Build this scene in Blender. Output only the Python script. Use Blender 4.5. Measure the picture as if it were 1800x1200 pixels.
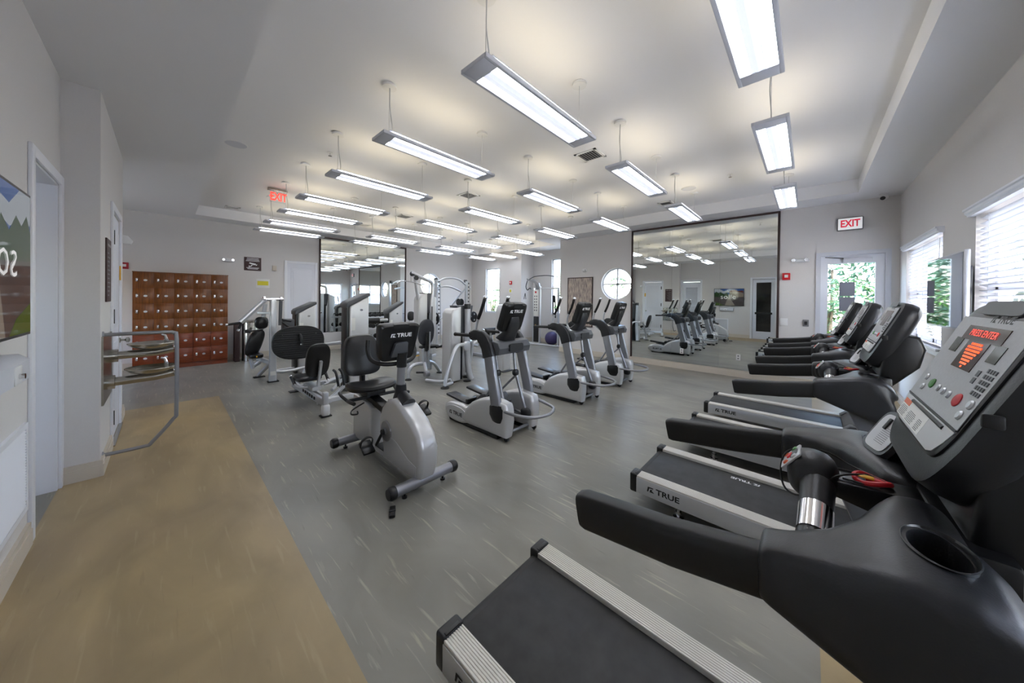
import bpy, bmesh, math, random
from mathutils import Vector, Matrix
random.seed(7)
SC = bpy.context.scene
for o in list(bpy.data.objects): bpy.data.objects.remove(o)
COL = SC.collection
# ------------------------------------------------------------------ camera, world, exposure
EYE = Vector((0, 0, 1.5))
A_, r_, p_ = math.radians(42.7954), math.radians(-.6162), math.radians(-.375)
F0 = Vector((math.cos(A_), math.sin(A_), 0)); R0 = Vector((math.sin(A_), -math.cos(A_), 0)); U0 = Vector((0, 0, 1))
FW = F0*math.cos(p_)+U0*math.sin(p_); U1 = -F0*math.sin(p_)+U0*math.cos(p_)
RT = R0*math.cos(r_)-U1*math.sin(r_); UP = R0*math.sin(r_)+U1*math.cos(r_)
cd = bpy.data.cameras.new('camera'); cam = bpy.data.objects.new('camera', cd); COL.objects.link(cam)
cam.matrix_world = Matrix(((RT.x, UP.x, -FW.x, 0), (RT.y, UP.y, -FW.y, 0), (RT.z, UP.z, -FW.z, 1.5), (0, 0, 0, 1)))
cd.sensor_width = 36; cd.lens = 562.72/1800*36; cd.shift_y = -(600-527.97)/1800; cd.clip_start = .02; cd.clip_end = 200
SC.camera = cam
w = bpy.data.worlds.new('world'); SC.world = w; w.use_nodes = True
nt = w.node_tree; bg = nt.nodes['Background']
sky = nt.nodes.new('ShaderNodeTexSky'); sky.sky_type = 'NISHITA'; sky.sun_disc = False
sky.sun_elevation = math.radians(48); sky.sun_rotation = math.radians(200); sky.air_density = 1.0; sky.dust_density = 2.0
nt.links.new(sky.outputs[0], bg.inputs[0]); bg.inputs[1].default_value = 2.6
V0 = lambda *a: Vector(a).to_track_quat('-Z', 'Y').to_euler()
sl = bpy.data.lights.new('sun', 'SUN'); sl.energy = 1.6; sl.angle = .02; sl.color = (1, .95, .88)
so = bpy.data.objects.new('sun', sl); COL.objects.link(so); so.rotation_euler = V0(.45, -.1, -.88); so.location = (-3, 6, 8)
SC.view_settings.view_transform = 'Standard'; SC.view_settings.look = 'None'; SC.view_settings.gamma = 1
SC.view_settings.use_curve_mapping = False; SC.view_settings.exposure = 0.62
SC.cycles.use_denoising = True; SC.cycles.max_bounces = 9; SC.cycles.diffuse_bounces = 5; SC.cycles.glossy_bounces = 5
SC.cycles.transparent_max_bounces = 12; SC.cycles.sample_clamp_indirect = 6; SC.cycles.caustics_reflective = False; SC.cycles.caustics_refractive = False
UPLIGHT = 3.3; LENS = 9.0
# ------------------------------------------------------------------ materials
def lin(c):
    c = c/255
    return c/12.92 if c <= .04045 else ((c+.055)/1.055)**2.4
def L(r, g, b): return (lin(r), lin(g), lin(b), 1)
M = {}
def mat(n, rgb, rough=.5, metal=0., coat=0., noise=None, emit=0, bump=0, spec=.5):
    m = bpy.data.materials.new(n); m.use_nodes = True; t = m.node_tree; b = t.nodes['Principled BSDF']
    c = L(*rgb); b.inputs['Base Color'].default_value = c; b.inputs['Roughness'].default_value = rough; b.inputs['Metallic'].default_value = metal
    b.inputs['Coat Weight'].default_value = coat; b.inputs['Specular IOR Level'].default_value = spec
    if emit: b.inputs['Emission Color'].default_value = c; b.inputs['Emission Strength'].default_value = emit
    if noise or bump:
        tc = t.nodes.new('ShaderNodeTexCoord'); mp = t.nodes.new('ShaderNodeMapping'); no = t.nodes.new('ShaderNodeTexNoise')
        t.links.new(tc.outputs['Object'], mp.inputs[0]); t.links.new(mp.outputs[0], no.inputs['Vector'])
        sc, amt, stretch = noise if noise else (60, 0, (1, 1, 1))
        mp.inputs['Scale'].default_value = stretch; no.inputs['Scale'].default_value = sc; no.inputs['Detail'].default_value = 6
        if amt:
            mr = t.nodes.new('ShaderNodeMapRange'); mr.inputs['To Min'].default_value = 1-amt; mr.inputs['To Max'].default_value = 1+amt
            mr.inputs['From Min'].default_value = .3; mr.inputs['From Max'].default_value = .7
            mx = t.nodes.new('ShaderNodeVectorMath'); mx.operation = 'SCALE'; mx.inputs[0].default_value = c[:3]
            t.links.new(no.outputs['Fac'], mr.inputs['Value']); t.links.new(mr.outputs[0], mx.inputs['Scale']); t.links.new(mx.outputs[0], b.inputs['Base Color'])
        if bump:
            bp = t.nodes.new('ShaderNodeBump'); bp.inputs['Strength'].default_value = bump; bp.inputs['Distance'].default_value = .002
            t.links.new(no.outputs['Fac'], bp.inputs['Height']); t.links.new(bp.outputs[0], b.inputs['Normal'])
    M[n] = m; return m
def floor_mat(n, c1, c2, c3, rough, wear=.5):
    m = bpy.data.materials.new(n); m.use_nodes = True; t = m.node_tree; b = t.nodes['Principled BSDF']
    tc = t.nodes.new('ShaderNodeTexCoord')
    def noise(scale, st, det=5, dis=0):
        mp = t.nodes.new('ShaderNodeMapping'); mp.inputs['Scale'].default_value = st; no = t.nodes.new('ShaderNodeTexNoise')
        no.inputs['Scale'].default_value = scale; no.inputs['Detail'].default_value = det; no.inputs['Distortion'].default_value = dis
        t.links.new(tc.outputs['Object'], mp.inputs[0]); t.links.new(mp.outputs[0], no.inputs['Vector']); return no
    def ramp(src, stops):
        r = t.nodes.new('ShaderNodeValToRGB'); e = r.color_ramp.elements
        e[0].position, e[0].color = stops[0]; e[1].position, e[1].color = stops[-1]
        for s in stops[1:-1]:
            k = e.new(s[0]); k.color = s[1]
        t.links.new(src, r.inputs[0]); return r
    n1 = noise(.7, (1, 1, 1), 3, 0); r1 = ramp(n1.outputs['Fac'], [(.3, c1), (.7, c2)])
    n2 = noise(10, (3.6, .28, 1), 5, .5); r2 = ramp(n2.outputs['Fac'], [(.60, (0, 0, 0, 1)), (.70, (1, 1, 1, 1))])
    n3 = noise(12, (3.6, .3, 1), 4, .4); r3 = ramp(n3.outputs['Fac'], [(.25, (1, 1, 1, 1)), (.33, (0, 0, 0, 1))])
    n5 = noise(1.6, (1.8, .8, 1), 6, .8); r5 = t.nodes.new('ShaderNodeMapRange'); r5.inputs['From Min'].default_value = .3; r5.inputs['From Max'].default_value = .7; r5.inputs['To Min'].default_value = .8; r5.inputs['To Max'].default_value = 1.14; t.links.new(n5.outputs['Fac'], r5.inputs['Value'])
    sc_ = t.nodes.new('ShaderNodeVectorMath'); sc_.operation = 'SCALE'; t.links.new(r1.outputs[0], sc_.inputs[0]); t.links.new(r5.outputs[0], sc_.inputs['Scale'])
    mx = t.nodes.new('ShaderNodeMix'); mx.data_type = 'RGBA'; mx.inputs[7].default_value = c3
    mu = t.nodes.new('ShaderNodeMath'); mu.operation = 'MULTIPLY'; mu.inputs[1].default_value = wear
    t.links.new(r2.outputs[0], mu.inputs[0]); t.links.new(mu.outputs[0], mx.inputs[0]); t.links.new(sc_.outputs[0], mx.inputs[6])
    my = t.nodes.new('ShaderNodeMix'); my.data_type = 'RGBA'; my.inputs[7].default_value = tuple(x*.45 for x in c1[:3])+(1,)
    mv = t.nodes.new('ShaderNodeMath'); mv.operation = 'MULTIPLY'; mv.inputs[1].default_value = wear*.7
    t.links.new(r3.outputs[0], mv.inputs[0]); t.links.new(mv.outputs[0], my.inputs[0]); t.links.new(mx.outputs[2], my.inputs[6])
    t.links.new(my.outputs[2], b.inputs['Base Color'])
    n4 = noise(2.5, (1, 1, 1), 5); mr = t.nodes.new('ShaderNodeMapRange'); mr.inputs['To Min'].default_value = rough-.03; mr.inputs['To Max'].default_value = rough+.06
    t.links.new(n4.outputs['Fac'], mr.inputs['Value']); t.links.new(mr.outputs[0], b.inputs['Roughness'])
    bp = t.nodes.new('ShaderNodeBump'); bp.inputs['Strength'].default_value = .12; bp.inputs['Distance'].default_value = .003
    t.links.new(n4.outputs['Fac'], bp.inputs['Height']); t.links.new(bp.outputs[0], b.inputs['Normal'])
    M[n] = m; return m
def glass(n, tint=(1, 1, 1), gl=.05):
    m = bpy.data.materials.new(n); m.use_nodes = True; t = m.node_tree; t.nodes.clear()
    o = t.nodes.new('ShaderNodeOutputMaterial'); a = t.nodes.new('ShaderNodeBsdfTransparent'); g = t.nodes.new('ShaderNodeBsdfGlossy')
    a.inputs[0].default_value = tint+(1,); g.inputs['Roughness'].default_value = .02; x = t.nodes.new('ShaderNodeMixShader'); lw = t.nodes.new('ShaderNodeLayerWeight'); fr = t.nodes.new('ShaderNodeMath'); fr.operation = 'POWER'; fr.inputs[1].default_value = 4.5; t.links.new(lw.outputs['Facing'], fr.inputs[0])
    mr = t.nodes.new('ShaderNodeMath'); mr.operation = 'MULTIPLY_ADD'; mr.inputs[1].default_value = 1; mr.inputs[2].default_value = gl; mr.use_clamp = True
    t.links.new(fr.outputs[0], mr.inputs[0]); t.links.new(mr.outputs[0], x.inputs[0]); t.links.new(a.outputs[0], x.inputs[1]); t.links.new(g.outputs[0], x.inputs[2]); t.links.new(x.outputs[0], o.inputs[0])
    M[n] = m; return m
mat('wall', (212, 209, 207), .75, noise=(120, .015, (1, 1, 1)), bump=.1)
mat('ceiling', (233, 233, 235), .8)
mat('base', (203, 194, 180), .55)
mat('trim', (228, 230, 236), .4)
mat('door', (222, 225, 234), .4)
mat('shadow_gap', (40, 38, 38), .8)
mat('brown_frame', (52, 34, 33), .45)
mat('mirror', (226, 230, 228), .0, 1.0)
floor_mat('floor', L(128, 127, 120), L(146, 142, 130), L(186, 178, 158), .325, .6)
floor_mat('tan', L(156, 138, 110), L(176, 156, 114), L(190, 174, 138), .38, .3)
mat('wood', (110, 62, 22), .3, noise=(7, .35, (9, 9, .8)))
mat('wood_red', (116, 50, 20), .3, noise=(7, .3, (1, 9, 9)))
mat('plastic', (31, 32, 35), .36, bump=.15, noise=(300, .0, (1, 1, 1)))
mat('plastic_dark', (17, 18, 20), .32)
mat('rubber', (17, 17, 18), .5)
mat('upright_gray', (104, 106, 110), .4)
mat('sign_white', (235, 235, 235), .4, emit=.3)
mat('belt', (38, 38, 38), .55, noise=(14, .4, (1, 1, 1)))
mat('vinyl', (17, 17, 19), .32)
mat('pad_gray', (58, 60, 66), .5)
mat('gray_plastic', (74, 76, 80), .38)
mat('silver', (205, 207, 211), .3, .6)
mat('silver_dark', (150, 151, 155), .32, .6)
mat('shroud', (206, 206, 206), .3, .4)
mat('chrome', (225, 225, 228), .12, 1)
mat('steel', (176, 172, 164), .22, 1, noise=(20, .12, (1, 30, 1)))
mat('alu', (222, 219, 210), .45, .25)
mat('white_plastic', (226, 226, 226), .4)
mat('fixture', (205, 207, 214), .5, .0)
mat('cord', (190, 190, 192), .6)
mat('paper', (232, 232, 228), .7)
mat('yellow', (226, 214, 60), .7)
mat('yellow_knob', (224, 170, 30), .4)
mat('red', (196, 22, 34), .4)
mat('red_sign', (150, 20, 40), .4)
mat('green_btn', (70, 130, 60), .4)
mat('orange', (226, 110, 70), .5)
mat('sign_brown', (66, 46, 46), .6)
mat('ink', (28, 28, 30), .5)
mat('ink_gray', (120, 120, 122), .6)
mat('white_ink', (235, 235, 235), .6)
mat('face_gray', (176, 177, 180), .35, noise=(140, .05, (1, 1, 1)))
mat('face_light', (196, 196, 198), .35)
mat('screen_black', (14, 15, 17), .05, coat=.6)
mat('tv_glass', (110, 116, 120), .03, .9)
mat('lens', (244, 248, 255), .4, emit=LENS)
mat('lens_mid', (215, 220, 236), .4, emit=.62)
mat('uplight', (255, 240, 205), .4, emit=UPLIGHT)
mat('exit_red', (255, 60, 50), .4, emit=1.3)
mat('exit_dim', (226, 40, 70), .4, emit=.25)
mat('led', (255, 70, 46), .4, emit=.75)
mat('led_orange', (255, 100, 48), .4, emit=.7)
mat('lcd', (60, 40, 38), .15)
mat('lcd_green', (64, 68, 60), .15)
mat('blue_ball', (60, 52, 96), .45)
mat('blue', (60, 110, 190), .4)
mat('leaf', (64, 108, 40), .5, noise=(3, .4, (1, 1, 1)))
mat('leaf_dark', (36, 76, 42), .5, noise=(3, .4, (1, 1, 1)))
mat('leaf_yellow', (112, 104, 34), .5, noise=(3, .3, (1, 1, 1)))
mat('bark', (110, 95, 76), .8)
mat('patio', (190, 184, 172), .8, noise=(4, .1, (1, 1, 1)))
mat('stucco', (224, 218, 208), .8)
mat('blind', (214, 217, 224), .5)
_m = M['blind']; _t = _m.node_tree; _tr = _t.nodes.new('ShaderNodeBsdfTranslucent'); _tr.inputs[0].default_value = L(235, 238, 246); _x = _t.nodes.new('ShaderNodeMixShader'); _x.inputs[0].default_value = .1
_t.links.new(_t.nodes['Principled BSDF'].outputs[0], _x.inputs[1]); _t.links.new(_tr.outputs[0], _x.inputs[2]); _t.links.new(_x.outputs[0], _t.nodes['Material Output'].inputs[0])
mat('notice_gray', (122, 124, 136), .6)
mat('art', (186, 170, 158), .7)
mat('art_dark', (92, 84, 88), .8)
mat('carpet_dark', (88, 66, 50), .4)
mat('hall_wall', (120, 114, 112), .8)
glass('glass'); glass('acrylic', (.93, .94, .95), .04)
# ------------------------------------------------------------------ mesh helpers (absolute world coordinates)
def V(*a): return Vector(a)
def BM(): return bmesh.new()
def obj(name, bm, m, parent=None, smooth=True, ang=38):
    me = bpy.data.meshes.new(name)
    bmesh.ops.recalc_face_normals(bm, faces=bm.faces[:])
    bm.to_mesh(me); bm.free()
    for x in (m if isinstance(m, (list, tuple)) else [m]): me.materials.append(M[x])
    if smooth:
        me.shade_smooth(); me.set_sharp_from_angle(angle=math.radians(ang))
    o = bpy.data.objects.new(name, me); COL.objects.link(o)
    if parent: attach(o, parent)
    return o
def worldloc(p):
    v = Vector(p.location)
    while p.parent: p = p.parent; v = v+p.location
    return v
def attach(o, parent):
    o.parent = parent; o.location = -worldloc(parent)
def tag(o, label, cat, group=None):
    o['label'] = label; o['category'] = cat
    if group: o['group'] = group
    return o
def thing(name, label, cat, loc, group=None):
    o = bpy.data.objects.new(name, None); COL.objects.link(o); o.location = loc; o.empty_display_size = .1
    return tag(o, label, cat, group)
def struct(name, bm, m, parent=None, **k):
    o = obj(name, bm, m, parent, **k)
    if not parent: o['kind'] = 'structure'
    return o
def dup(o, loc=None, label=None, parent=None):
    c = o.copy(); COL.objects.link(c)
    if parent: c.parent = parent
    if loc is not None: c.location = loc
    if label: c['label'] = label
    for ch in list(o.children): dup(ch, parent=c)
    return c
def box(bm, x0, x1, y0, y1, z0, z1, bev=0, seg=2, Mx=None, mi=0):
    r = bmesh.ops.create_cube(bm, size=1); vs = r['verts']
    for v in vs: v.co = V(x0+(v.co.x+.5)*(x1-x0), y0+(v.co.y+.5)*(y1-y0), z0+(v.co.z+.5)*(z1-z0))
    fs = list({f for v in vs for f in v.link_faces})
    for f in fs: f.material_index = mi
    if bev:
        es = list({e for v in vs for e in v.link_edges})
        q = bmesh.ops.bevel(bm, geom=es, offset=bev, segments=seg, affect='EDGES', profile=.5)
        vs = list({v for f in q['faces'] for v in f.verts} | {v for v in vs if v.is_valid})
        for f in q['faces']: f.material_index = mi
    if Mx:
        for v in vs: v.co = Mx @ v.co
    return vs
def prism(bm, poly, ax, a, b, bev=0, seg=2):
    """poly of 2D points; ax 'x': (y,z), 'y': (x,z), 'z': (x,y)"""
    f = {'x': lambda p, t: V(t, p[0], p[1]), 'y': lambda p, t: V(p[0], t, p[1]), 'z': lambda p, t: V(p[0], p[1], t)}[ax]
    v1 = [bm.verts.new(f(p, a)) for p in poly]; v2 = [bm.verts.new(f(p, b)) for p in poly]; n = len(poly)
    fs = [bm.faces.new(v1), bm.faces.new(v2[::-1])]
    for i in range(n): fs.append(bm.faces.new((v1[i], v2[i], v2[(i+1) % n], v1[(i+1) % n])))
    if bev:
        es = [e for f_ in fs[:2] for e in f_.edges]
        bmesh.ops.recalc_face_normals(bm, faces=fs)
        bmesh.ops.bevel(bm, geom=list(set(es)), offset=bev, segments=seg, affect='EDGES', profile=.5)
def smoothpts(pts, k=5, closed=False):
    P = [Vector(p) for p in pts]; n = len(P); out = []
    rng = range(n if closed else n-1)
    for i in rng:
        g = (lambda j: P[j % n]) if closed else (lambda j: P[max(0, min(n-1, j))])
        p0, p1, p2, p3 = g(i-1), g(i), g(i+1), g(i+2)
        for s in range(k):
            t = s/k
            out.append(.5*((2*p1)+(-p0+p2)*t+(2*p0-5*p1+4*p2-p3)*t*t+(-p0+3*p1-3*p2+p3)*t**3))
    if not closed: out.append(P[-1])
    return out
def tube(bm, pts, r, n=10, k=0, closed=False, sq=None):
    """sweep; r number or list; sq=(a,b) elliptical half sizes (side, up)"""
    P = smoothpts(pts, k, closed) if k else [Vector(p) for p in pts]
    m = len(P); rs = r if isinstance(r, (list, tuple)) else [r]*m
    if len(rs) != m: rs = [rs[0]+(rs[-1]-rs[0])*i/(m-1) for i in range(m)] if len(rs) == 2 else [rs[min(len(rs)-1, int(i*len(rs)/m))] for i in range(m)]
    T = []
    for i in range(m):
        a = P[(i-1) % m] if closed or i > 0 else P[i]; b = P[(i+1) % m] if closed or i < m-1 else P[i]
        T.append((b-a).normalized())
    up = V(0, 0, 1) if abs(T[0].z) < .9 else V(1, 0, 0)
    s = T[0].cross(up).normalized(); rings = []
    for i in range(m):
        s = (s-T[i]*s.dot(T[i]))
        s = s.normalized() if s.length > 1e-6 else T[i].cross(up).normalized()
        u = s.cross(T[i]).normalized(); ring = []
        for j in range(n):
            an = 2*math.pi*(j+.5)/n
            ca, sa = math.cos(an), math.sin(an)
            if sq: ca = math.copysign(abs(ca)**.45, ca)*sq[0]; sa = math.copysign(abs(sa)**.45, sa)*sq[1]
            ring.append(bm.verts.new(P[i]+(s*ca+u*sa)*(rs[i] if not sq else rs[i])))
        rings.append(ring)
    for i in range(m if closed else m-1):
        a, b = rings[i], rings[(i+1) % m]
        for j in range(n): bm.faces.new((a[j], a[(j+1) % n], b[(j+1) % n], b[j]))
    if not closed: bm.faces.new(rings[0][::-1]); bm.faces.new(rings[-1])
def lathe(bm, prof, c, ax=(0, 0, 1), n=24, ex=1, ey=1):
    """prof [(r,h)] along axis ax from c"""
    a = Vector(ax).normalized(); up = V(0, 0, 1) if abs(a.z) < .9 else V(1, 0, 0)
    s = a.cross(up).normalized(); u = a.cross(s).normalized(); c = Vector(c); rings = []
    for r, h in prof:
        rings.append([bm.verts.new(c+a*h+(s*math.cos(2*math.pi*j/n)*ex+u*math.sin(2*math.pi*j/n)*ey)*max(r, 1e-4)) for j in range(n)])
    for i in range(len(rings)-1):
        for j in range(n): bm.faces.new((rings[i][j], rings[i][(j+1) % n], rings[i+1][(j+1) % n], rings[i+1][j]))
    bm.faces.new(rings[0][::-1]); bm.faces.new(rings[-1])
def loft(bm, rings, cap=True):
    R = [[bm.verts.new(Vector(p)) for p in r] for r in rings]; n = len(R[0])
    for i in range(len(R)-1):
        for j in range(n): bm.faces.new((R[i][j], R[i][(j+1) % n], R[i+1][(j+1) % n], R[i+1][j]))
    if cap: bm.faces.new(R[0][::-1]); bm.faces.new(R[-1])
def rrect(cx, cy, hx, hy, e=.35, n=20):
    """superellipse outline"""
    out = []
    for j in range(n):
        a = 2*math.pi*(j+.5)/n
        out.append((cx+hx*math.copysign(abs(math.cos(a))**e, math.cos(a)), cy+hy*math.copysign(abs(math.sin(a))**e, math.sin(a))))
    return out
def blob(bm, c, r, n=16, e=1.0, m=10):
    """superellipsoid"""
    rings = []
    for i in range(m+1):
        t = -math.pi/2+math.pi*i/m; ct = max(1e-3, abs(math.cos(t))**e); st = math.copysign(abs(math.sin(t))**e, math.sin(t))
        rings.append([(c[0]+r[0]*ct*math.copysign(abs(math.cos(a))**e, math.cos(a)), c[1]+r[1]*ct*math.copysign(abs(math.sin(a))**e, math.sin(a)), c[2]+r[2]*st) for a in [2*math.pi*j/n for j in range(n)]])
    loft(bm, rings)
def text(s, size, o, xd, yd, m, parent, name='lettering', ext=.0008, align='CENTER', sx=1.0, shear=0, bold=0):
    c = bpy.data.curves.new('t', 'FONT'); c.body = s; c.size = 1; c.extrude = 0; c.align_x = align; c.align_y = 'CENTER'; c.resolution_u = 2; c.shear = shear; c.offset = bold
    t = bpy.data.objects.new('t', c); COL.objects.link(t)
    dg = bpy.context.evaluated_depsgraph_get(); me = bpy.data.meshes.new_from_object(t.evaluated_get(dg))
    bpy.data.objects.remove(t); bpy.data.curves.remove(c)
    xd = Vector(xd).normalized(); yd = Vector(yd).normalized(); nd = xd.cross(yd); o = Vector(o)
    bm = BM(); bm.from_mesh(me); bpy.data.meshes.remove(me)
    for v in bm.verts: v.co = o+xd*(v.co.x*size*sx)+yd*(v.co.y*size)+nd*ext
    return obj(name, bm, m, parent, smooth=False)
def logo(size, o, xd, yd, m, parent, name='logo_lettering'):
    """flag mark and the word, one flat print"""
    xd = Vector(xd).normalized(); yd = Vector(yd).normalized(); nd = xd.cross(yd); o = Vector(o)
    t = text('TRUE', size, o+xd*size*.55, xd, yd, m, parent, name, bold=.03, sx=1.2)
    bm = BM(); bm.from_mesh(t.data); q = o-xd*size*1.98
    for poly in ([(-.1, -.33), (.02, .33), (.75, .33), (.72, .2), (.22, .16), (.08, -.33)], [(.25, -.33), (.34, .05), (.7, .1), (.5, -.05), (.9, -.33)]):
        bm.faces.new([bm.verts.new(q+xd*a*size+yd*b*size+nd*.0008) for a, b in poly])
    bm.to_mesh(t.data); bm.free()
    return t
def plate(bm, c, xd, yd, w, h, t, bev=0, mi=0):
    """a thin slab centred on c, facing xd x yd"""
    xd = Vector(xd).normalized(); yd = Vector(yd).normalized(); nd = xd.cross(yd); c = Vector(c)
    Mx = Matrix(((xd.x, yd.x, nd.x, c.x), (xd.y, yd.y, nd.y, c.y), (xd.z, yd.z, nd.z, c.z), (0, 0, 0, 1)))
    return box(bm, -w/2, w/2, -h/2, h/2, -t/2, t/2, bev, Mx=Mx, mi=mi)
def cut(o, cutter):
    md = o.modifiers.new('b', 'BOOLEAN'); md.object = cutter; md.operation = 'DIFFERENCE'; md.solver = 'EXACT'
    bpy.context.view_layer.update(); dg = bpy.context.evaluated_depsgraph_get()
    me = bpy.data.meshes.new_from_object(o.evaluated_get(dg)); o.modifiers.clear(); o.data = me
    bpy.data.objects.remove(cutter)
    me.shade_smooth(); me.set_sharp_from_angle(angle=math.radians(38))
X, Y, Z = V(1, 0, 0), V(0, 1, 0), V(0, 0, 1)
# ------------------------------------------------------------------ room numbers
H, H2 = 3.16, 3.367
XA, XB, YR, YC, YL = -.56, -.368, 4.265, 6.223, 9.85
YW, XW, YK = -1.025, 7.664, 5.226
XE, YS, X3 = 8.275, 7.24, 8.92
XBK = -2.4   # back of the side passage
# ------------------------------------------------------------------ shell
b = BM(); box(b, -2.6, 9.2, -1.2, YL+.2, -.12, 0); floor = struct('floor', b, 'floor', smooth=False)
def patch(name, x0, x1, y0, y1):
    b = BM(); box(b, x0, x1, y0, y1, 0, .003); return obj(name, b, 'tan', floor, smooth=False)
patch('tan_walkway', XA, .535, YW, 6.43); patch('tan_strip', .535, XW, YW, -.055)
# ceiling: raised tray panel, soffits round it
b = BM(); box(b, .2, 8.6, -.8, 9.6, H2, H2+.12); ceil = struct('ceiling', b, 'ceiling', smooth=False)
def soff(x0, x1, y0, y1):
    b = BM(); box(b, x0, x1, y0, y1, H, H2+.02); obj('soffit', b, 'ceiling', ceil, smooth=False)
soff(XBK-.2, .405, YW-.1, YL+.1); soff(.405, 9.1, 9.3, YL+.1); soff(.405, 9.1, YW-.1, -.535); soff(7.106, 9.1, -.535, 5.7); soff(8.12, 9.1, 5.7, 9.3)
def wallx(name, x, t, y0, y1, holes=(), z1=H+.01):
    """wall whose face is at x, thickness t (signed away from the room), holes (y0,y1,z0,z1)"""
    b = BM(); xa, xb = min(x, x+t), max(x, x+t); ys = sorted({y0, y1, *[h[0] for h in holes], *[h[1] for h in holes]})
    for a, c in zip(ys, ys[1:]):
        hh = [h for h in holes if h[0] <= a and h[1] >= c]; z = 0
        for h in hh:
            if h[2] > 0: box(b, xa, xb, a, c, 0, h[2])
            z = h[3]
        box(b, xa, xb, a, c, z, z1)
    bmesh.ops.remove_doubles(b, verts=b.verts[:], dist=1e-5)
    return struct(name, b, 'wall', smooth=False)
def round_hole(parent, c, ax, t, s, r, n=48):
    """square piece of wall (half side s) with a round hole of radius r"""
    b = BM(); c = Vector(c); a = Vector(ax); u = V(a.y, a.x, 0); R_ = []
    for h in (0, t):
        for rad in (r, None):
            ring_ = []
            for j in range(n):
                an = 2*math.pi*j/n; ca, sa = math.cos(an), math.sin(an)
                k = rad if rad else s/max(abs(ca), abs(sa))
                ring_.append(b.verts.new(c+a*h+u*ca*k+V(0, 0, 1)*sa*k))
            R_.append(ring_)
    for p, q in ((0, 1), (2, 3), (0, 2), (1, 3)):
        for j in range(n): b.faces.new((R_[p][j], R_[p][(j+1) % n], R_[q][(j+1) % n], R_[q][j]))
    obj('round_opening', b, 'wall', parent, smooth=False)
def wally(name, y, t, x0, x1, holes=(), z1=H+.01):
    b = BM(); ya, yb = min(y, y+t), max(y, y+t); xs = sorted({x0, x1, *[h[0] for h in holes], *[h[1] for h in holes]})
    for a, c in zip(xs, xs[1:]):
        hh = [h for h in holes if h[0] <= a and h[1] >= c]; z = 0
        for h in hh:
            if h[2] > 0: box(b, a, c, ya, yb, 0, h[2])
            z = h[3]
        box(b, a, c, ya, yb, z, z1)
    bmesh.ops.remove_doubles(b, verts=b.verts[:], dist=1e-5)
    return struct(name, b, 'wall', smooth=False)
W1 = (2.9, 4.62, 1.02, 2.25); W2 = (5.52, 7.2, 1.02, 2.25)
W0 = (.3, 2.0, 1.02, 2.25)  # out-of-view window, added to bring more daylight onto the left wall
wally('wall_window', YW, -.18, XA-.2, XW+.2, [W0, W1, W2])
wallx('wall_left', XA, -.15, YW-.18, YR, [(.94, 1.64, 0, 2.36), (3.47, 4.2, 0, 2.33)])
wallx('wall_left_return', XB, -.34, YR, YC, [(5.02, 5.82, 0, 2.33)])
wally('wall_passage', YC, -.15, XBK, XB-.34)
wallx('wall_passage_end', XBK, -.15, YC-.15, YL, [(7.5, 8.3, .9, 2.1)])
WL = wally('wall_lockers', YL, .15, XBK-.2, XE+.14, [(5.88, 6.88, 1.46, 2.46)])
WM = wallx('wall_mirror', XW, .16, YW-.18, YK, [(-.9, -.13, 0, 2.3), (3.05, 4.05, 1.39, 2.39)])
wally('wall_mirror_end', YK, -.12, XW+.16, X3+.2)
wallx('wall_far', XE, .12, YS, YL, [(8.31, 9.04, .98, 2.6)])
wally('wall_step', YS, .12, XE+.12, X3+.15)
wallx('wall_alcove', X3, .15, YK-.12, YS, [(5.62, 6.43, 1.0, 2.84)])
RW1 = V(XW, 3.55, 1.89); RW2 = V(6.38, YL, 1.96)
round_hole(WM, RW1, (1, 0, 0), .16, .5, .4); round_hole(WL, RW2, (0, 1, 0), .15, .5, .4)
def ring(bm, c, ax, r, w, t, n=48):
    prof = [(r-w, -t/2), (r, -t/2), (r, t/2), (r-w, t/2)]
    a = Vector(ax); up = Z; s = a.cross(up).normalized(); u = a.cross(s).normalized(); rings = []
    for j in range(n):
        an = 2*math.pi*j/n; d = s*math.cos(an)+u*math.sin(an); rings.append([bm.verts.new(Vector(c)+d*q+a*h) for q, h in prof])
    for j in range(n):
        for k in range(4): bm.faces.new((rings[j][k], rings[j][(k+1) % 4], rings[(j+1) % n][(k+1) % 4], rings[(j+1) % n][k]))
def round_window(name, c, ax, side):
    b = BM(); cc = c+Vector(ax)*.1; ring(b, cc, ax, .42, .05, .06); o = struct(name, b, 'trim')
    b = BM()
    if side == 'x': box(b, cc.x-.012, cc.x+.012, cc.y-.38, cc.y+.38, cc.z-.02, cc.z+.02); box(b, cc.x-.012, cc.x+.012, cc.y-.02, cc.y+.02, cc.z-.38, cc.z+.38)
    else: box(b, cc.x-.38, cc.x+.38, cc.y-.012, cc.y+.012, cc.z-.02, cc.z+.02); box(b, cc.x-.02, cc.x+.02, cc.y-.02, cc.y+.02, cc.z-.38, cc.z+.38)
    obj('muntin', b, 'trim', o)
    b = BM(); lathe(b, [(.38, -.003), (.38, .003)], cc, ax, 40); obj('pane', b, 'glass', o)
round_window('window_3', RW1, X, 'x'); round_window('window_4', RW2, Y, 'y')
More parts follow.
